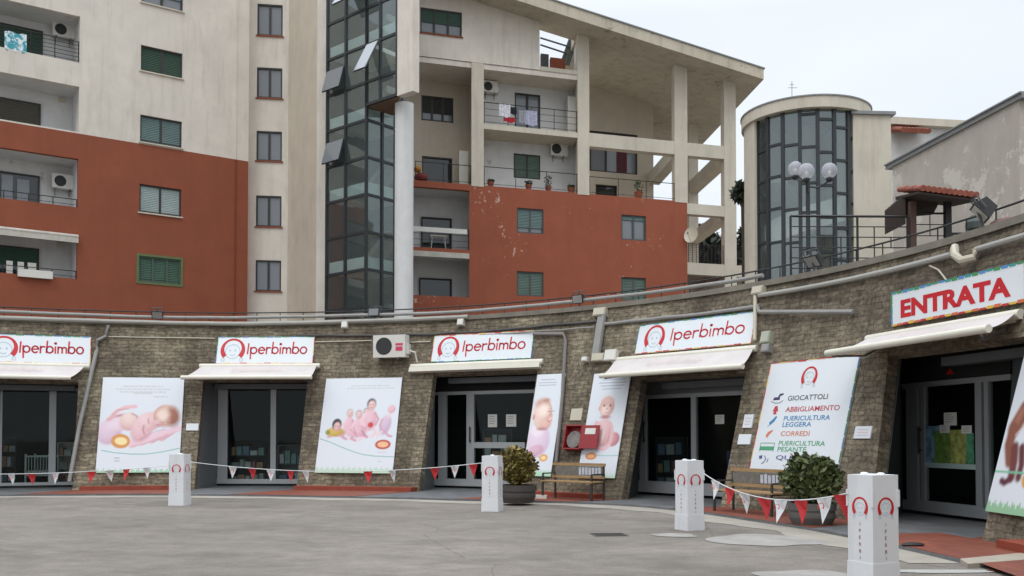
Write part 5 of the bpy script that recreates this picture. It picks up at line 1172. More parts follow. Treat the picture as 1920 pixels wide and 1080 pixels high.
shop_sign(407, 588, 632, 681, 500, 'white shop sign over the second opening left of the wall air conditioner')
shop_sign(812, 998, 625, 675, 900, 'white shop sign over the middle door with the retracted awning')
shop_sign(1197, 1411, 598, 653, 1300, 'white shop sign right of the cable duct over the sliding door')
shop_sign(1672, 1923, 521, 587, 1800, 'large white sign reading ENTRATA in bold red capitals', 'entr', .12)

# ------------------------------------------------------------------ awnings
def awning(bl, br, fl, fr_, proj, label, closed=False):
    """bl,br: back corners on the wall (px,py); fl,fr_: ends of the front bar"""
    f = lean((bl[0]+br[0])/2, (bl[1]+br[1])/2); t = thing('awning', label, 'awning', f.P(0, 3.6, 0), 'awnings over the shop openings')
    a = f.px(*bl, .16); b = f.px(*br, .16); vv = (a[1]+b[1])/2
    q = MB(); q.tube([f.P(a[0], vv, .16), f.P(b[0], vv, .16)], .085, 10); q.box(f, a[0]-.05, b[0]+.05, vv-.1, vv+.1, .02, .1); q.build('cassette', M_AWNB, t, True)
    if closed:
        q = MB(); q.box(f, a[0]+.02, b[0]-.05, vv-.2, vv-.06, .12, .3); q.build('front_bar', M_AWNB, t); return
    c = f.px(*fl, proj); d = f.px(*fr_, proj); vf = (c[1]+d[1])/2
    P0, P1, P2, P3 = f.P(c[0], vf, proj), f.P(d[0], vf, proj), f.P(b[0]-.1, vv+.06, .16), f.P(a[0]+.1, vv+.06, .16)
    q = MB(); n = 10
    for i in range(n):
        for (s0, s1) in ((i/n, (i+1)/n),):
            sag = lambda s: -.05*sin(pi*s)
            e0 = P0.lerp(P3, s0)+Vector((0, 0, sag(s0))); e1 = P1.lerp(P2, s0)+Vector((0, 0, sag(s0))); g0 = P0.lerp(P3, s1)+Vector((0, 0, sag(s1))); g1 = P1.lerp(P2, s1)+Vector((0, 0, sag(s1)))
            q.face([e0, e1, g1, g0]); k_ = Vector((0, 0, -.006)); q.face([g0+k_, g1+k_, e1+k_, e0+k_])
    q.build('canvas', M_AWN, t, True)
    q = MB(); q.tube([P0-f.U*.04, P1+f.U*.04], .065, 10); q.build('front_bar', M_AWNB, t, True)
    for (A_, s) in ((P1, 1), (P0, -1)):
        q = MB(); el = (A_+f.P((b if s > 0 else a)[0]-s*.3, vv, .1))/2-f.U*s*.35; q.tube([A_-f.U*s*.12-Vector((0, 0, .07)), el-Vector((0, 0, .22)), f.P((b if s > 0 else a)[0]-s*.35, vv-.2, .12)], .022, 6); q.build('arm', M_GREYM, t)
    rp = MB(); mid = P0.lerp(P1, .5)
    fr2 = Fr(P0, (P1-P0), (P3-P0)); Lw = (P1-P0).length; Hh = (P3-P0).length
    script_text(rp, fr2, 'Iperbimbo', Lw*.3, Hh*.45, .012, Lw*.4, .012, Hh*.14); rp.build('faded_print', mat('faded_red_print', 'c4a09c', .8, .1), t)
awning((-80, 686), (168, 683), (-130, 706), (130, 706), .85, 'leftmost white awning half open under the sign cut by the frame')
awning((375, 687), (600, 686), (342, 708), (582, 707), .95, 'open white awning over the second opening between the two large posters')
awning((772, 683), (1018, 683), (0, 0), (0, 0), 0, 'closed white awning in its casing over the middle door', True)
awning((1150, 675), (1420, 655), (1128, 703), (1390, 689), .95, 'open white awning over the sliding door')
awning((1625, 647), (1918, 575), (1553, 661), (1850, 618), 1.05, 'largest white awning below the ENTRATA sign')

# ------------------------------------------------------------------ posters (printed artwork as a fine coloured sheet)
class Art:
    def __init__(s, w, h, n): s.W = int(n); s.H = int(n*h/w); s.asp = h/w; y, x = np.mgrid[0:s.H, 0:s.W]; s.x = x/(s.W-1); s.y = y/(s.H-1)*s.asp; s.a = np.ones((s.H, s.W, 3))*np.array(srgb('d5d9de')); s.r = np.random.RandomState(3)
    def blend(s, m, c): m = np.clip(m, 0, 1)[..., None]; c = np.array(srgb(c)) if isinstance(c, str) else c; s.a = s.a*(1-m)+c*m
    def ell(s, cx, cy, rx, ry, c, rot=0, soft=.15, c2=None, ld=(-.5, .6)):
        dx = s.x-cx; dy = s.y-cy*s.asp; ry *= s.asp; ca, sa = cos(radians(rot)), sin(radians(rot)); X_ = (dx*ca+dy*sa)/rx; Y_ = (-dx*sa+dy*ca)/ry; d = np.sqrt(X_**2+Y_**2); m = np.clip((1-d)/soft+.5, 0, 1)
        col = np.array(srgb(c))*np.ones_like(s.a)
        if c2: k = np.clip(.5-.5*(X_*ld[0]+Y_*ld[1])+.35*(d**2-.4), 0, 1)[..., None]; col = col*(1-k)+np.array(srgb(c2))*k
        s.blend(m, col)
    def line(s, pts, wd, c, soft=.5):
        best = np.full(s.x.shape, 9.0)
        for (a, b), (c2, d) in zip(pts, pts[1:]):
            b_, d_ = b*s.asp, d*s.asp; vx, vy = c2-a, d_-b_; L2 = vx*vx+vy*vy+1e-9; t = np.clip(((s.x-a)*vx+(s.y-b_)*vy)/L2, 0, 1); best = np.minimum(best, np.hypot(s.x-a-t*vx, s.y-b_-t*vy))
        s.blend((wd-best)/(wd*soft)+.5*0, c)
    def words(s, cx, y, n, width, c, h=.008):
        r_ = s.r; x = cx-width/2
        while x < cx+width/2:
            l = r_.uniform(.02, .07); s.line([(x, y), (min(x+l, cx+width/2), y)], h, c, 1.2); x += l+.018
    def grass(s, c='9cc3a4', h=.045):
        top = h+.012*np.sin(s.x*90)+.01*np.sin(s.x*223); s.blend((top*s.asp-s.y)/(.01), c)
    def soften(s, k=2):
        for _ in range(k):
            a = s.a.copy(); a[1:-1, 1:-1] = (s.a[1:-1, 1:-1]*2+s.a[:-2, 1:-1]+s.a[2:, 1:-1]+s.a[1:-1, :-2]+s.a[1:-1, 2:])/6; s.a = a
    def sheet(s, name, f, u0, u1, v0, v1, w, label, skew=0, category='poster', extra=None):
        q = MB(); q.box(f, u0, u1, v0, v1, w-.02, w-.002); H_, W_ = s.H, s.W
        nb_ = len(q.v); vs = [f.P(u0+(u1-u0)*i/(W_-1), v0+(v1-v0)*j/(H_-1), w) for j in range(H_) for i in range(W_)]
        q.v += [tuple(p) for p in vs]
        for j in range(H_-1):
            for i in range(W_-1): a = nb_+j*W_+i; q.f.append((a, a+1, a+W_+1, a+W_))
        o = q.build(name, M_VC, None, **T(label, category)); ca = o.data.color_attributes.new('Col', 'FLOAT_COLOR', 'POINT')
        arr = np.ones((len(o.data.vertices), 4)); arr[:, :3] = np.array(srgb('d5d9de')); arr[nb_:, :3] = s.a.reshape(-1, 3); ca.data.foreach_set('color', arr.ravel().astype(np.float32)); return o
SK, SK2, SK3 = 'e3c0c0', 'c49494', '9a6670'
def poster_frame(x0b, x1b, x0t, x1t, yt, yb, w=.09):
    cx = (x0b+x1b+x0t+x1t)/4; f = lean(cx, (yt+yb)/2); v0 = f.px(cx, yb, w)[1]; v1 = f.px(cx, yt, w)[1]
    u0 = (f.px(x0b, yb, w)[0]+f.px(x0t, yt, w)[0])/2; u1 = (f.px(x1b, yb, w)[0]+f.px(x1t, yt, w)[0])/2; return f, u0, u1, v0, v1
# 1 newborn lying on adult hands
f, u0, u1, v0, v1 = poster_frame(172, 331, 200, 350, 708, 886)
A_ = Art(u1-u0, v1-v0, 150)
for k, (wd, y) in enumerate(((.48, .905), (.66, .875), (.56, .845), (.22, .83))): A_.words(.5, y, 8, wd, '9a9088')
A_.words(.72, .795, 3, .16, '9a8f8c')
# adult hands
A_.ell(.12, .42, .15, .13, 'e2cdd8', -10, .25, 'c3a3b6'); A_.ell(.24, .50, .17, .07, 'e6d3dc', 18, .4, 'd0b4c2')
for j in range(4): A_.line([(.40+.12*j, .27+.022*j), (.66+.10*j, .345+.035*j)], .030, 'd9a9ae', .7)
for j in range(4): A_.line([(.42+.12*j, .265+.022*j), (.64+.10*j, .325+.035*j)], .006, 'b07a86', 1)
A_.line([(.30, .29), (.55, .33), (.80, .42), (.98, .46)], .055, 'e0c0ca', .6)
A_.line([(.12, .56), (.20, .64), (.30, .68), (.42, .69)], .032, 'dfb2b4', .5); A_.line([(.14, .60), (.22, .655), (.34, .665)], .007, 'a86f78', 1)
A_.line([(.10, .55), (.18, .585), (.30, .60)], .030, 'd5a6ab', .6); A_.line([(.20, .585), (.26, .60)], .008, '8c5560', 1)
# newborn: back, folded leg, arm, head
A_.ell(.36, .53, .12, .095, 'ecd8cf', -25, .22, 'c99a98'); A_.line([(.38, .615), (.45, .585), (.465, .53), (.44, .47), (.39, .45)], .010, '8d5058', 1)
A_.ell(.52, .46, .13, .15, 'e6c9cb', -22, .25, 'cf9ea4'); A_.ell(.60, .53, .14, .10, 'e9cfcf', 8, .25, 'cfa0a4'); A_.ell(.70, .56, .12, .085, 'e6c6c8', 15, .3, 'cf9fa4')
A_.line([(.555, .395), (.53, .44), (.54, .49)], .011, '9a5a62', 1); A_.line([(.585, .56), (.595, .51)], .009, 'a8646c', 1)
A_.ell(.80, .595, .15, .115, 'e9d2c3', 12, .14, 'b98470', (.8, .1)); A_.ell(.885, .585, .085, .10, 'a36a55', 8, .7, '8c5342'); A_.ell(.76, .60, .08, .06, 'e8cfc2', 0, .9); A_.ell(.845, .545, .018, .022, 'c08a7a', 0, .5); A_.line([(.69, .575), (.715, .57)], .004, '8a5a58', 1)
A_.ell(.70, .515, .055, .035, 'e3bfc0', -10, .5, 'c89397'); A_.line([(.695, .500), (.72, .495)], .007, '6d3a44', 1); A_.line([(.755, .52), (.785, .525)], .005, '6d3a44', 1); A_.line([(.72, .475), (.80, .47), (.90, .485)], .006, 'a8707a', 1.2)
A_.line([(.50, .34), (.62, .40), (.70, .43), (.80, .45)], .006, 'a8707a', 1)
A_.soften(2)
A_.line([(.05, .23), (.2, .205), (.4, .19), (.6, .19), (.8, .215), (.99, .25)], .007, '3d9a83', .8)
A_.ell(.27, .325, .115, .075, 'cf8f4c', -8, .12); A_.ell(.275, .325, .075, .04, 'ecd79e', -8, .15); A_.words(.25, .15, 2, .07, '8a95a0', .012); A_.words(.25, .12, 2, .06, '8a95a0', .012)
A_.grass(h=.03); A_.sheet('poster', f, u0, u1, v0, v1, .09, 'leaning poster of a newborn lying asleep on adult hands')
# 2 group of toddlers
f, u0, u1, v0, v1 = poster_frame(590, 738, 612, 752, 709, 887)
A_ = Art(u1-u0, v1-v0, 150)
for y, wd in ((.915, .5), (.888, .6)): A_.words(.6, y, 8, wd, '9fb3a2')
def kid(A_, x, y, s, body, hair=None, lean_=0):
    A_.ell(x-.05*s, y-.33*s, .045*s, .14*s, SK, 20+lean_, .3, SK2); A_.ell(x+.07*s, y-.33*s, .045*s, .14*s, SK, -25+lean_, .3, SK2)
    A_.ell(x, y-.10*s, .12*s, .17*s, body, lean_, .25, SK2 if body == SK else None); A_.ell(x-.12*s, y-.08*s, .03*s, .11*s, SK, 40, .3, SK2); A_.ell(x+.12*s, y-.08*s, .03*s, .11*s, SK, -40, .3, SK2)
    if hair: A_.ell(x, y+.13*s, .095*s, .10*s, hair, 0, .2)
    A_.ell(x+.01*s, y+.10*s, .078*s, .085*s, 'dcb0a8', 0, .2, SK2); A_.line([(x-.03*s, y+.11*s), (x-.02*s, y+.11*s)], .006*s, '4a2a30'); A_.line([(x+.03*s, y+.11*s), (x+.045*s, y+.11*s)], .006*s, '4a2a30')
P1, P2, P3_ = 'e6c4cb', 'cf97a6', 'a8607a'
def tot(x, y, s_, hair, top=P1, face='e9cdc6', lean_=0, shade=P2):
    A_.line([(x-.06*s_, y-.22*s_), (x-.10*s_, y-.33*s_), (x-.02*s_, y-.36*s_)], .035*s_, P2, .6); A_.line([(x+.06*s_, y-.22*s_), (x+.12*s_, y-.31*s_), (x+.05*s_, y-.36*s_)], .035*s_, P1, .6)
    A_.ell(x, y-.13*s_, .105*s_, .14*s_, top, lean_, .4, shade); A_.line([(x-.07*s_, y-.04*s_), (x-.13*s_, y-.13*s_), (x-.08*s_, y-.21*s_)], .025*s_, P1, .6); A_.line([(x+.07*s_, y-.04*s_), (x+.14*s_, y-.12*s_), (x+.10*s_, y-.2*s_)], .025*s_, P2, .6)
    if hair: A_.ell(x, y+.085*s_, .075*s_, .075*s_, hair, 0, .35)
    A_.ell(x+.008*s_, y+.065*s_, .062*s_, .066*s_, face, 0, .3, 'cf9a98')
    for e in (-.022, .028): A_.ell(x+e*s_, y+.075*s_, .009*s_, .007*s_, '503038', 0, .6)
    A_.ell(x+.004*s_, y+.038*s_, .016*s_, .006*s_, 'a8545c', 0, .6)
tot(.37, .575, .62, 'c3bcbc'); tot(.49, .56, .62, 'b5a8a8'); tot(.58, .60, .5, 'a89c9c'); tot(.64, .655, .78, '4a3f48')
A_.ell(.47, .43, .13, .06, P1, 0, .5, P2); A_.line([(.40, .45), (.47, .405), (.50, .37)], .014, P2, .8); A_.line([(.44, .47), (.48, .40)], .006, '8f4a60', 1); A_.line([(.55, .44), (.60, .39)], .010, '8f4a60', 1); A_.ell(.655, .50, .035, .028, 'c23a33', -20, .4)
A_.ell(.845, .50, .07, .10, 'd9c2d2', -12, .4, 'b89ab4'); A_.line([(.87, .58), (.90, .63)], .020, P1, .6); A_.ell(.905, .665, .05, .042, P1, 0, .3, P2); A_.line([(.80, .56), (.775, .50), (.80, .45)], .016, P2, .7); A_.line([(.84, .43), (.90, .385), (.94, .38)], .018, P2, .6); A_.line([(.81, .43), (.77, .40), (.76, .37)], .017, P1, .6)
A_.ell(.20, .425, .12, .05, 'd8b85c', 0, .3, 'b08f38'); A_.ell(.11, .42, .03, .025, '8a8a3c', 0, .4); A_.ell(.215, .505, .062, .062, '2f2b38', 0, .2); A_.ell(.222, .48, .046, .05, 'e6c3bc', 0, .3, 'c48c8c'); A_.ell(.13, .375, .028, .012, P2, 0, .4); A_.ell(.28, .385, .028, .012, P2, 0, .4)
for e in (-.018, .02): A_.ell(.222+e, .485, .007, .005, '40262c', 0, .5)
A_.soften(1)
A_.line([(.01, .355), (.15, .32), (.3, .27), (.45, .225), (.6, .19), (.75, .175), (.99, .168)], .006, '3d9a83', .8)
A_.ell(.84, .295, .10, .05, 'b84a3c', 0, .15); A_.ell(.84, .295, .07, .03, 'e8b48a', 0, .2); A_.words(.85, .215, 2, .12, 'b08a8a', .006); A_.words(.83, .12, 2, .06, '8a95a0', .006)
A_.grass('b5cdb5', .05); A_.sheet('poster', f, u0, u1, v0, v1, .09, 'leaning poster of a row of crawling and sitting toddlers')
# 3 laughing baby
f, u0, u1, v0, v1 = poster_frame(986, 1036, 1001, 1056, 702, 893)
A_ = Art(u1-u0, v1-v0, 90)
for y, wd in ((.945, .5), (.915, .62), (.89, .6)): A_.words(.42, y, 5, wd, '8e8a90', .02)
A_.ell(.38, .34, .40, .16, 'e6d3e0', 0, .2, 'cdb2c8'); A_.ell(.30, .44, .22, .06, 'e9d9e3', -8, .5); A_.ell(.36, .25, .25, .05, 'dcb6c4', 10, .4, 'c496aa'); A_.line([(.02, .205), (.3, .20), (.5, .185)], .016, 'b497b4', 1)
A_.ell(.40, .60, .335, .150, 'ecd3c6', 4, .10, 'c99a8e', (-.8, .1)); A_.ell(.34, .715, .24, .045, 'c9a092', 8, .9); A_.ell(.47, .735, .10, .02, 'b98a7c', 10, .9); A_.ell(.42, .64, .2, .06, 'f0dccf', 0, .9)
A_.ell(.58, .505, .17, .05, 'e6c0b4', 10, .6, 'cf9a90'); A_.ell(.70, .55, .07, .025, 'e9b8ac', 0, .7)
A_.line([(.56, .625), (.62, .632), (.67, .622)], .014, '3a2a30', .9); A_.line([(.555, .65), (.66, .655)], .006, 'b48a7c', 1); A_.line([(.75, .628), (.80, .632)], .013, '3a2a30', .9)
A_.line([(.60, .545), (.67, .525), (.75, .54)], .020, 'a85058', .7); A_.line([(.62, .543), (.68, .534), (.73, .542)], .009, 'efe2de', .8); A_.ell(.74, .585, .035, .014, 'd9a598', 0, .7)
A_.ell(.10, .575, .045, .028, 'd9a89c', 0, .4, 'b98078'); A_.ell(.46, .455, .18, .016, 'b98a88', 0, .9)
A_.ell(.66, .175, .15, .035, 'd99f55', 0, .2); A_.ell(.66, .175, .09, .018, 'ecd09a', 0, .3); A_.grass('a7cbb0', .05); A_.soften(1)
A_.sheet('poster', f, u0, u1, v0, v1, .09, 'narrow leaning poster of a laughing baby beside the middle door')
# 4 sitting baby
f, u0, u1, v0, v1 = poster_frame(1094, 1164, 1103, 1172, 700, 896, .08)
A_ = Art(u1-u0, v1-v0, 90)
for y, wd in ((.935, .6), (.905, .72), (.875, .6), (.845, .5)): A_.words(.55, y, 5, wd, '7d8298', .018)
A_.ell(.80, .36, .17, .065, 'dba7aa', 30, .2, 'b06a72'); A_.ell(.52, .42, .24, .135, 'e6c6c4', 0, .2, 'cf9c9c'); A_.ell(.34, .47, .09, .07, 'e0bcbc', 30, .4, 'c99a9c')
A_.line([(.34, .50), (.28, .43), (.33, .36), (.42, .31)], .055, 'e2bcbc', .5); A_.line([(.68, .50), (.75, .42), (.74, .34), (.68, .29)], .060, 'dcb2b2', .5); A_.line([(.40, .27), (.60, .265), (.72, .30)], .045, 'e3b8c0', .5)
A_.line([(.40, .46), (.38, .38), (.44, .32)], .010, 'b07a80', 1.2); A_.line([(.66, .47), (.68, .40), (.66, .34)], .010, 'a8686e', 1.2); A_.ell(.52, .40, .03, .06, 'f0dcd8', 0, .9)
A_.ell(.50, .67, .195, .098, 'e3c1b8', 0, .10, 'bb8a84', (-.4, -.3)); A_.ell(.50, .72, .16, .05, 'd9b0a6', 0, .8); A_.ell(.46, .64, .10, .04, 'ecd2c8', 0, .9); A_.ell(.30, .655, .022, .022, 'd2a098', 0, .4)
for e in (.42, .59): A_.ell(e, .682, .028, .008, '44303a', 0, .5); A_.line([(e-.035, .700), (e+.035, .702)], .006, 'a87c74', 1.2)
A_.ell(.505, .652, .022, .010, 'c9948c', 0, .7); A_.line([(.46, .618), (.51, .614), (.56, .62)], .009, 'a8606a', 1); A_.ell(.50, .572, .13, .016, 'b57e7e', 0, .9); A_.soften(1)
A_.line([(0, .225), (.35, .205), (.7, .205), (1, .21)], .012, '5aa893', 1); A_.ell(.28, .20, .15, .035, 'cf7f45', 0, .2); A_.ell(.28, .20, .10, .018, 'e6b27c', 0, .3)
A_.grass('b9d2bf', .035); A_.sheet('poster', f, u0, u1, v0, v1, .08, 'leaning poster of a sitting baby behind the red hose cabinet')
# 5 right-hand child poster (cut by frame)
f, u0, u1, v0, v1 = poster_frame(1853, 2010, 1922, 2075, 622, 975, .09)
u1 = u0+2.3
A_ = Art(u1-u0, v1-v0, 150)
BR, BR2, BR3 = '84503f', '5a3028', 'a06a55'
A_.line([(.30, .62), (.17, .57), (.10, .47)], .085, BR, .35); A_.line([(.14, .56), (.08, .45), (.10, .36)], .045, BR3, .8); A_.line([(.09, .46), (.085, .38), (.14, .29)], .062, BR, .35)
A_.ell(.42, .58, .22, .14, BR, 15, .15, BR2); A_.line([(.13, .43), (.20, .475), (.30, .485)], .010, 'd9b8aa', 1); A_.line([(.16, .36), (.19, .28), (.20, .20)], .050, '6d3632', .4); A_.line([(.20, .19), (.14, .165), (.10, .175)], .030, '5c2434', .5); A_.line([(.24, .36), (.28, .27), (.28, .20)], .042, '5f2c30', .5)
A_.soften(2)
A_.line([(0, .225), (.3, .225), (.6, .21), (1, .20)], .012, '6fb592', .8); A_.ell(.40, .19, .075, .05, 'd59a48', 0, .2); 
A_.words(.35, .83, 3, .3, '8d9198', .008); A_.grass('8fb893', .055)
A_.sheet('poster', f, u0, u1, v0, v1, .09, 'poster of a dark skinned child kneeling at the right edge by the entrance')
# 6 list board
f, u0, u1, v0, v1 = poster_frame(1408, 1574, 1442, 1605, 676, 890, .1)
bd = thing('list_board', 'white board with a red hair arc logo and coloured department names', 'sign', f.P((u0+u1)/2, v0, 0))
q = MB(); q.box(f, u0, u1, v0, v1, .06, .10); q.build('board', M_SIGNW, bd)
WB, HB = u1-u0, v1-v0; red, fc = MB(), MB(); logo(f, u0+WB*.50, v1-HB*.155, .105, HB*.095, red, fc); red.build('logo', M_SIGNR, bd); fc.build('face_outline', M_FACE, bd)
chip_border(f, u0, u1, v0, v1, .103, bd, .26, .024, 'tblr')
rows = [('GIOCATTOLI', .335, .045, .45, '4b4b58'), ('ABBIGLIAMENTO', .435, .045, .60, 'b5404a'), ('PUERICULTURA', .515, .042, .52, '3a7fae'), ('LEGGERA', .57, .042, .33, '3a7fae'), ('CORREDI', .65, .042, .33, 'cf7a5c'), ('PUERICULTURA', .735, .042, .52, '4c9a72'), ('PESANTE', .788, .042, .33, '4c9a72'), ('QUESITI', .865, .046, .42, '54548a')]
for s_, yy, h_, wd, c in rows:
    q = MB(); text(q, f, s_, u0+WB*.30, v1-HB*(yy+h_/2), .104, HB*h_, WB*wd, .01); q.build('lettering', mat('ink_'+c, c, .6, .03), bd)
# little icons left of the words
I_ = lambda fx, fy: (u0+WB*fx, v1-HB*fy)
def icon(polys, c, strokes=(), th=.012):
    q = MB()
    for pl in polys: q.poly(f, [I_(*p) for p in pl], .1, .104)
    for st in strokes: q.stroke(f, [I_(*p) for p in st], th, .104)
    q.build('icon', mat('ink_'+c, c, .6, .03), bd)
icon([[(.12, .345), (.2, .345), (.2, .31), (.235, .30), (.235, .285), (.19, .29), (.175, .32), (.13, .32)]], '3c3358', [[(.10, .355), (.15, .372), (.21, .372), (.245, .352)]])
icon([[(.145, .45), (.165, .40), (.195, .40), (.21, .45), (.19, .45), (.195, .475), (.155, .475), (.165, .45)]], 'b5404a')
icon([[(.13, .55), (.17, .52), (.20, .49), (.215, .50), (.19, .54), (.15, .57)]], '3a7fae', [[(.12, .585), (.16, .555)]])
icon([[(.12, .67), (.14, .635), (.19, .615), (.2, .625), (.165, .655), (.14, .69)]], 'cf7a5c')
icon([[(.08, .765), (.25, .765), (.25, .80), (.08, .80)]], '4c9a72', [[(.08, .735), (.25, .735)], [(.08, .735), (.08, .81)], [(.25, .735), (.25, .81)]], .014)
icon([[(.09, .85), (.13, .845), (.13, .875), (.1, .88)]], '54548a', [[(.16, .85), (.18, .88), (.16, .91), (.14, .92)], [(.21, .875), (.20, .905)]], .02)
# notices on the stone
for (x0, x1, y0, y1, lb) in ((349, 372, 794, 807, 'blank white plate on the pier right of the newborn poster'), (1384, 1407, 814, 833, 'white plate low on the pier between sliding door and list board'), (1394, 1411, 777, 802, 'white plate above another on the pier left of the list board'),
                         (1602, 1633, 799, 822, 'white plate with faint pink print right of the list board'), (1070, 1091, 766, 788, 'beige metal plate above the red hose cabinet')):
    f = lean((x0+x1)/2, (y0+y1)/2); u0, u1, v0, v1 = f.rect(x0, x1, y0, y1, .03, xm=(x0+x1)/2); q = MB(); q.box(f, u0, u1, v0, v1, .0, .03)
    o = q.build('wall_plate', M_SIGNW if 'beige' not in lb else M_BEIGEP, **T(lb, 'plate'))
    l = MB()
    for k in range(3): l.box(f, u0+(u1-u0)*.2, u1-(u1-u0)*.2, v0+(v1-v0)*(.25+.22*k), v0+(v1-v0)*(.29+.22*k), .03, .032)
    if 'pink' in lb or 'above another' in lb: l.build('print', mat('pink_print', 'c79aa0', .6, .05), o)
# hose cabinet
f = lean(1088, 820); hc = thing('hose_cabinet', 'red fire hose cabinet with its door open between the two baby posters', 'fire hose cabinet', f.P(*f.px(1088, 843), .1))
u0, u1, v0, v1 = f.rect(1058, 1090, 797, 842, .22); t_ = .03
q = MB(); q.box(f, u0, u1, v0, v0+t_, .02, .24); q.box(f, u0, u1, v1-t_, v1, .02, .24); q.box(f, u0, u0+t_, v0+t_, v1-t_, .02, .24); q.box(f, u1-t_, u1, v0+t_, v1-t_, .02, .24); q.box(f, u0+t_, u1-t_, v0+t_, v1-t_, .02, .04); q.build('case', M_RED_P, hc)
q = MB(); cu, cv = (u0+u1)/2, v0+(v1-v0)*.42
for k in range(5): q.ring(f, cu, cv, .17-.002*k, .22-.035*k, .195-.035*k, 0, 2*pi, 20)
q.disc(f, cu, cv, .08, .16, .23, 22); q.build('hose', mat('hose_white', '7f7a74', .7, .3, 12), hc)
x1_ = f.rect(1090, 1121, 799, 840, .25); q = MB(); q.box(f, u1+.01, x1_[1], v0+.02, v1-.02, .22, .25); dd = q.build('door', M_RED_P, hc)
q = MB(); q.box(f, u1+.12, x1_[1]-.1, v1-.26, v1-.1, .25, .255); q.build('label', M_PLAST, dd)

# ------------------------------------------------------------------ benches
def bench(px0, px1, yb, label, toe=.35, zg=.056, prints=1):
    u0, u1 = base_u(px0), base_u(px1); uc = (u0+u1)/2; th = uc/R0; f = Fr(C0+rad(th)*(R0-toe), tan_(th), (0, 0, 1), -rad(th)); a = f.px(px0, yb, .0)[0]; b = f.px(px1, yb, 0)[0]
    t = thing('bench', label, 'bench', f.P((a+b)/2, zg, .25)); z = zg
    q = MB()
    for k in range(4): q.box(f, a, b, z+.43, z+.46, .10+.12*k, .10+.12*k+.095)
    q.build('seat', M_WOOD, t)
    q = MB(); q.box(f, a, b, z+.83, z+.90, .0, .04); q.box(f, a, b, z+.52, z+.58, .02, .06); q.build('backrest', M_WOOD, t)
    n = 8
    q = MB(); q.box(f, a+.08, b-.08, z+.585, z+.825, .015, .035); o = q.build('back_panel', mat('faded_panel', '6f6a62', .7, .3, 9), t)
    q = MB(); r_ = random.Random(px0)
    m0 = (a+b)/2
    for k in range(7): 
        x = m0+.02+(b-.1-m0-.02)*k/7; q.box(f, x, x+(b-m0)/7*.62, z+.61, z+.80-.03*r_.random(), .035, .04)
    q.build('panel_print', mat('panel_white', 'b9bcc8', .6, .3, 20), o)
    for u in (a+.06, b-.06):
        q = MB(); q.box(f, u-.025, u+.025, z, z+.86, -.01, .03-.01); q.box(f, u-.025, u+.025, z, z+.43, .50, .54); q.box(f, u-.024, u+.024, z+.40, z+.43, .02, .50); q.box(f, u-.026, u+.026, z+.62, z+.65, .02, .50); q.box(f, u-.023, u+.023, z+.43, z+.62, .49, .52)
        q.build('leg_frame', mat('bench_iron', '3a3532', .6, .1), t)
bench(1038, 1136, 935, 'wooden slatted bench under the red hose cabinet', .55)
bench(1372, 1488, 965, 'wooden slatted bench left of the dark green bush under the list board', .5)
q = MB(); c_ = gp(1712, 1023, .06); q.sphere((c_.x, c_.y, .075), 1, 12, 6, (.17, .08, .035)); q.build('dark_rag', M_BLACK, None, True, **T('small dark crumpled rag on the red paving before the entrance', 'rag'))
for (b_, x, y0, y1) in ((BAYS[2], 884, 800, 830), (BAYS[3], 1212, 790, 830), (BAYS[4], 1731, 800, 850)):
    f = b_['f']; u_ = f.px(x, 810)[0]; q = MB(); q.tube([f.P(u_, f.px(x, y1)[1], .11), f.P(u_, f.px(x, y0)[1], .11)], .018, 8); q.box(f, u_-.012, u_+.012, f.px(x, y1)[1]+.05, f.px(x, y1)[1]+.08, .04, .11); q.box(f, u_-.012, u_+.012, f.px(x, y0)[1]-.08, f.px(x, y0)[1]-.05, .04, .11); q.build('door_handle', M_BLACK, shop)
# ------------------------------------------------------------------ potted bushes
def potted(px, py, D, zc_px, r, rz, leafm, potm, label, pot_r, pot_h, n, leaf, seed):
    d = ray(px, py); c = EYE+d*(D/d.y); t = thing('potted_bush', label, 'potted bush', (c.x, c.y, .056))
    q = MB(); q.lathe((c.x, c.y, .056), [(pot_r*.86, 0), (pot_r, pot_h*.3), (pot_r*1.02, pot_h*.34), (pot_r*.98, pot_h*.62), (pot_r*1.04, pot_h*.66), (pot_r*1.06, pot_h), (pot_r*.95, pot_h), (pot_r*.93, pot_h*.9)], 26); q.build('pot', potm, t, True)
    q = MB(); crown(q, (c.x, c.y, c.z), r, r, rz, n, leaf, seed); r_ = random.Random(seed+1)
    for _ in range(n//2):
        a = Vector((r_.gauss(0, 1), r_.gauss(0, 1), r_.gauss(0, 1))).normalized(); a *= (.72+.3*r_.random()+.16*sin(a.x*5+seed)*cos(a.z*6)); p = Vector(c)+Vector((a.x*r, a.y*r, a.z*rz)); x = Vector((r_.uniform(-1, 1), r_.uniform(-1, 1), r_.uniform(0, 1))).normalized(); y = x.cross(Vector((r_.random(), r_.random(), r_.random()))).normalized(); s_ = leaf*r_.uniform(.6, 1.2)
        q.face([p-x*s_, p+y*s_*.5, p+x*s_, p-y*s_*.5])
    q.build('foliage', leafm, t)
    q = MB()
    for k in range(26):
        a = k*2.4; e = .5+.5*sin(k*1.7); b_ = Vector((c.x+cos(a)*r*.75*e, c.y+sin(a)*r*.75*e, c.z+rz*(.55-.3*e))); tp_ = b_+Vector((cos(a)*r*.28*e, sin(a)*r*.28*e, rz*(.42-.1*e))); q.tube([b_, tp_], .006, 4)
    for k in range(7): a = k*.9; q.tube([(c.x, c.y, pot_h*.8), (c.x+cos(a)*r*.25, c.y+sin(a)*r*.25, c.z-rz*.3), (c.x+cos(a)*r*.6, c.y+sin(a)*r*.6, c.z+rz*.25)], .018, 5, True, .008)
    q.build('stem', mat('bark', '3b332b'), t)
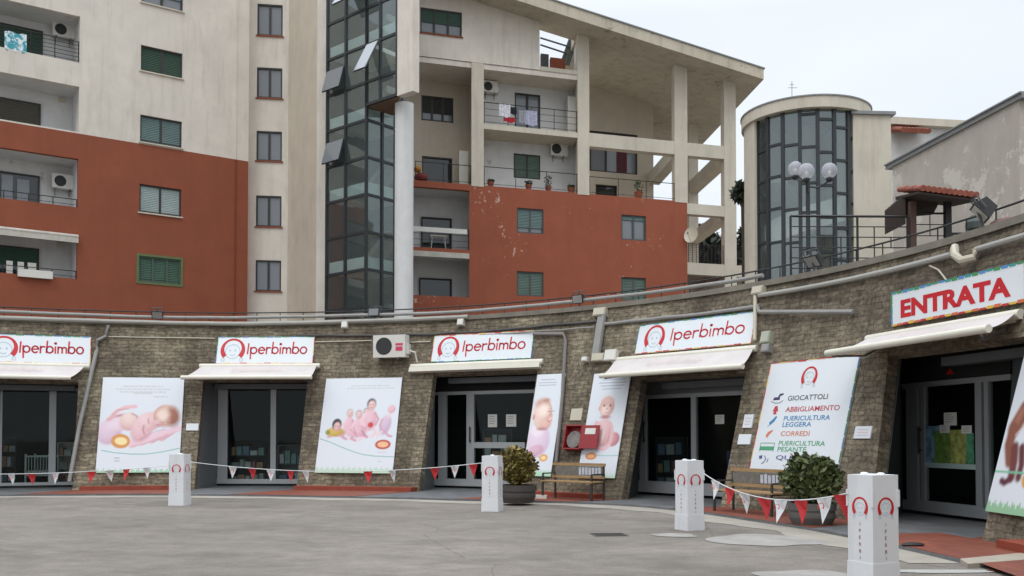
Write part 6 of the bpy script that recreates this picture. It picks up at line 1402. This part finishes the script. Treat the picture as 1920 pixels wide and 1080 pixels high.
potted(971, 874, 22.8, 0,   .45, .42, M_BUSHY, mat('dark_pot', '4a4340', .8, .2, 5), 'round yellow brown bush in a dark pot beside the middle door', .42, .42, 2300, .07, 21)
potted(1522, 898, 17.2, 0,   .54, .42, M_BUSHG, mat('grey_pot', '5c5a56', .8, .2, 5), 'large dark green bush in a grey pot in front of the list board',   .40, .38, 2700, .075, 5)
q = MB(); p = gp(1012, 934, .06); q.box(Fr((p.x, p.y, 0), (1, -.2, 0)), -.17, .19, .056, .14, -.1, .1); q.build('stone_block', M_PLAST, **T('low pale block on the red paving between dark pot and bench', 'block'))

# ------------------------------------------------------------------ cardboard totems
totems = []
def totem(px, yb, label, yaw, D=None, s=.39, H=1.2):
    p = gp(px, yb) if D is None else None
    if D: d = ray(px, 900); p = Vector((d.x/d.y*D, D, 0))
    t = thing('cardboard_totem', label, 'totem', (p.x, p.y, 0), 'white cardboard totems on the square'); R_ = [Vector((cos(yaw+k*pi/2), sin(yaw+k*pi/2), 0)) for k in range(4)]
    h = s/2; base = Fr(p, R_[0], R_[1], (0, 0, 1))
    q = MB()
    def ringbox(hw, z0, z1):
        q.hexa([p+R_[0]*a*hw+R_[1]*b*hw+Vector((0, 0, z)) for z in (z0, z1) for a, b in ((-1, -1), (1, -1), (1, 1), (-1, 1))])
    ringbox(h, .20, H)
    # sleeve at the foot flares a little
    q.hexa([p+R_[0]*a*hw+R_[1]*b*hw+Vector((0, 0, z)) for z, hw in ((.0, h+.012), (.27, h+.006)) for a, b in ((-1, -1), (1, -1), (1, 1), (-1, 1))])
    q.build('body', M_CARD, t)
    for k in range(4):
        n = R_[k]; f = Fr(p+n*h, Vector((0, 0, 1)).cross(n), (0, 0, 1), n)
        q = MB(); q.box(f, -h-.012, -h+.012, H-.34, H-.16, -.02, .012); q.build('tab', M_CARD, t)
        red, fc = MB(), MB(); logo(f, 0, H-.35, .003, .115, red, fc); red.build('logo', M_SIGNR, t); fc.build('face_outline', M_FACE, t)
        q = MB()
        for j, ch in enumerate('IPERBIMBO'): text(q, f, ch, -.014 if ch != 'I' else -.004, H-.54-.072*j, .003, .036, None, .008)
        q.build('lettering', mat('ink_maroon', '8a3a48', .6, .05), t)
        q = MB(); q.box(f, -.004, .004, .0, .26, .013, .0225)
    q = MB()
    for a in (-.09, .09): q.sphere(p+R_[0]*a+R_[1]*a*.3+Vector((0, 0, H+.005)), .035, 10, 6, (1.4, 1, .6))
    q.box(base, -h+.01, h-.01, -.002, .002, H, H+.012); q.build('top_flap', M_SIGNW, t)
    totems.append((p, R_, H)); return t
totem(337, 947, 'farthest left cardboard totem in front of the newborn poster', radians(-98), s=.36)
totem(923, 958, 'cardboard totem in front of the round yellow brown bush', radians(-106), s=.36)
totem(1293, 993, 'cardboard totem in front of the sliding door', radians(-63), s=.345)
totem(1636, 0, 'nearest and largest looking cardboard totem before the entrance', radians(-65.6), D=10.35, s=.36)
# ------------------------------------------------------------------ bunting
PEN_W = [M_CARD, mat('pennant_red', 'b82a2e', .7, .1)]
def bunting(pa, pb, sag, ts, label, size=(.22, .33), start=0, turn=0):
    t = thing('bunting', label, 'bunting', (pa.x, pa.y, 0)); C_ = lambda s: pa.lerp(pb, s)+Vector((0, 0, -sag*4*s*(1-s)))
    q = MB(); q.tube([C_(k/40) for k in range(41)], .008, 5); q.build('cord', M_CARD, t); r_ = random.Random(int(pa.x*10)); d = (pb-pa); d.z = 0; d.normalize()
    for k, s in enumerate(ts):
        c = C_(s); c2 = C_(min(1, s+.01)); dd = (c2-C_(max(0, s-.01))).normalized(); n = Vector((-d.y, d.x, 0))*(-1 if d.x < 0 else 1)
        tw = turn+r_.uniform(-.35, .35); sd = (dd*cos(tw)+n*sin(tw)).normalized(); red = (k+start) % 2; wv = r_.uniform(-.06, .1); W_, H_ = size[0]*(.9+.2*r_.random()), size[1]
        a, b, tip = c-sd*W_/2, c+sd*W_/2, c+Vector((0, 0, -H_))+n*wv+sd*r_.uniform(-.03, .03)
        m1, m2 = (a*.6+tip*.4)+n*.015, (b*.6+tip*.4)+n*.02; mc = (c*.6+tip*.4)+n*.045
        q = MB(); th = n*.002
        for o_ in (Vector((0, 0, 0)), th):
            q.face([a+o_, c+o_, mc+o_, m1+o_]); q.face([c+o_, b+o_, m2+o_, mc+o_]); q.face([m1+o_, mc+o_, tip+o_]); q.face([mc+o_, m2+o_, tip+o_])
        o = q.build('pennant', PEN_W[red], t)
        if not red:
            fp = Fr(c+Vector((0, 0, -.02)), sd, (tip-c)*-1, None); fpn = fp.N if fp.N.y < 0 else -fp.N; rd, fc = MB(), MB(); g = Fr(fp.O+fpn*.055, fp.U, fp.V, fpn); logo(g, 0, -.085, 0, .045, rd, fc); rd.build('logo', M_SIGNR, o)
    return t
def cornerpt(i, k, z): p, R_, H = totems[i]; return p+R_[k]*.19+Vector((0, 0, z))
def P3(px, py, D): d = ray(px, py); return EYE+d*(D/d.y)
def bunt_px(i0, a_px, i1, b_px, D0, D1, sag_px, xs, label, start, size=(.21, .27), turn=0):
    pa = P3(*a_px, D0); pb = P3(*b_px, D1); mid = (pa+pb)/2; sag = sag_px/1800*mid.y
    ts = []
    for x in xs:
        lo, hi = 0, 1
        for _ in range(30):
            m = (lo+hi)/2; q = pa.lerp(pb, m)
            if 960+FPX*q.x/q.y < x: lo = m
            else: hi = m
        ts.append(lo)
    return bunting(pa, pb, sag, ts, label, size=size, start=start, turn=turn)
bunt_px(0, (-90, 888), 0, (316, 873), 23.6, 22.5, 6, [-20, 22, 60, 105, 173, 205, 238, 276], 'string of red and white pennants left of the farthest totem', 1)
bunt_px(0, (357, 866), 1, (904, 868), 22.4, 20.8, 17, [437, 473, 508, 545, 573, 690, 735, 815, 853, 887], 'string of red and white pennants between the two far totems', 0)
bunt_px(2, (1320, 888), 3, (1589, 925), 16.0, 10.4, 30, [1341, 1367, 1394, 1431, 1463, 1500, 1544, 1578], 'sagging string of red and white pennants between the two near totems', 0, (.20, .30), .8)

# ------------------------------------------------------------------ things seen through the shop glass
def crib(px0, px1, yb, D, label, h=.9):
    d = ray((px0+px1)/2, yb); c = Vector((d.x/d.y*D, D, .12)); w = (px1-px0)/1800*D; f = Fr(c, (1, 0, 0)); t = thing('crib', label, 'crib', c); m = mat('mint_white', 'b8c8c4', .5, .05)
    q = MB(); q.box(f, -w/2, w/2, h-.05, h, -.02, .02); q.box(f, -w/2, w/2, .25, .3, -.02, .02); q.box(f, -w/2, w/2, h-.05, h, -.62, -.58); q.box(f, -w/2, w/2, .25, .3, -.62, -.58); q.build('rail', m, t)
    q = MB()
    for k in range(9): u = -w/2+w*k/8; q.tube([f.P(u, .3, 0), f.P(u, h-.05, 0)], .014, 5); q.tube([f.P(u, .3, -.6), f.P(u, h-.05, -.6)], .014, 5)
    q.build('bars', m, t)
    for u in (-w/2, w/2):
        for ww in (0, -.6): q = MB(); q.box(f, u-.025, u+.025, 0, h+.05, ww-.025, ww+.025); q.build('leg', m, t)
    q = MB(); q.box(f, -w/2+.03, w/2-.03, .3, .42, -.56, -.04); q.build('mattress', M_PLAST, t)
crib(48, 92, 890, 30.6, 'pale slatted crib inside the leftmost shop window')
def display(px0, px1, y0, y1, D, m, label, name='display_unit'):
    d0 = ray(px0, (y0+y1)/2); d1 = ray(px1, (y0+y1)/2); x0, x1 = d0.x/d0.y*D, d1.x/d1.y*D; zt = EYE.z+ray(px0, y0).z/ray(px0, y0).y*D; f = Fr((x0, D, 0), (1, 0, 0)); t = thing(name, label, 'shelf unit', ((x0+x1)/2, D, .12)); w = x1-x0; zt = max(.5, zt)
    q = MB(); q.box(f, 0, .03, .12, zt, -.4, 0); q.box(f, w-.03, w, .12, zt, -.4, 0); n = max(2, int(zt/.45))
    for k in range(n+1): z = .14+(zt-.14)*k/n; q.box(f, .03, w-.03, z-.012, z+.012, -.4, 0)
    q.box(f, .03, w-.03, .15, zt, -.42, -.4); q.build('rack', m, t)
    r_ = random.Random(int(px0))
    for k in range(n):
        z = .155+(zt-.14)*k/n; x = .06; hh = (zt-.14)/n*.7
        while x < w-.2:
            ww = r_.uniform(.1, .25); q = MB(); q.box(f, x, x+ww, z, z+hh*r_.uniform(.5, 1), -.3, -.05); q.build('boxed_goods', r_.choice(GOODS), t); x += ww+.04
GOODS = [mat('good_%d' % k, c, .6, .2, 8) for k, c in enumerate(('7a9c98', 'a5b5b2', 'b08c70', '6a86a0', 'c0c8c4', '966464'))]
display(107, 140, 830, 890, 31.5, M_PLAST, 'white shelf unit behind the glass right of the crib')
display(-10, 30, 820, 890, 31.5, M_DGREY, 'dark shelf unit at the left behind the leftmost glass')
display(430, 505, 830, 895, 31.5, M_DGREY, 'low grey shelf unit behind the left pane of the second opening')
display(520, 575, 835, 895, 31.2, M_GREYM, 'low grey shelf unit behind the right pane of the second opening')
display(905, 960, 805, 828, 29.5, M_DGREY, 'shelf unit with goods behind the middle door')
display(1230, 1290, 820, 900, 26.5, M_DGREY, 'dark shelf unit behind the sliding door')
q = MB(); f = Fr((0, 24.6, 0), (1, 0, 0)); a = f.px(1362, 800)[0]; b = f.px(1376, 800)[0]; c = f.px(1370, 845)[1]; dd_ = f.px(1370, 806)[1]
q.box(f, a, b, .12, c, 0, .03); q.build('banner', mat('blue_banner', '2e4e78', .6, .2, 3), **T('blue roll up banner behind the right edge of the sliding door glass', 'banner'))
print('objects', len(bpy.data.objects))
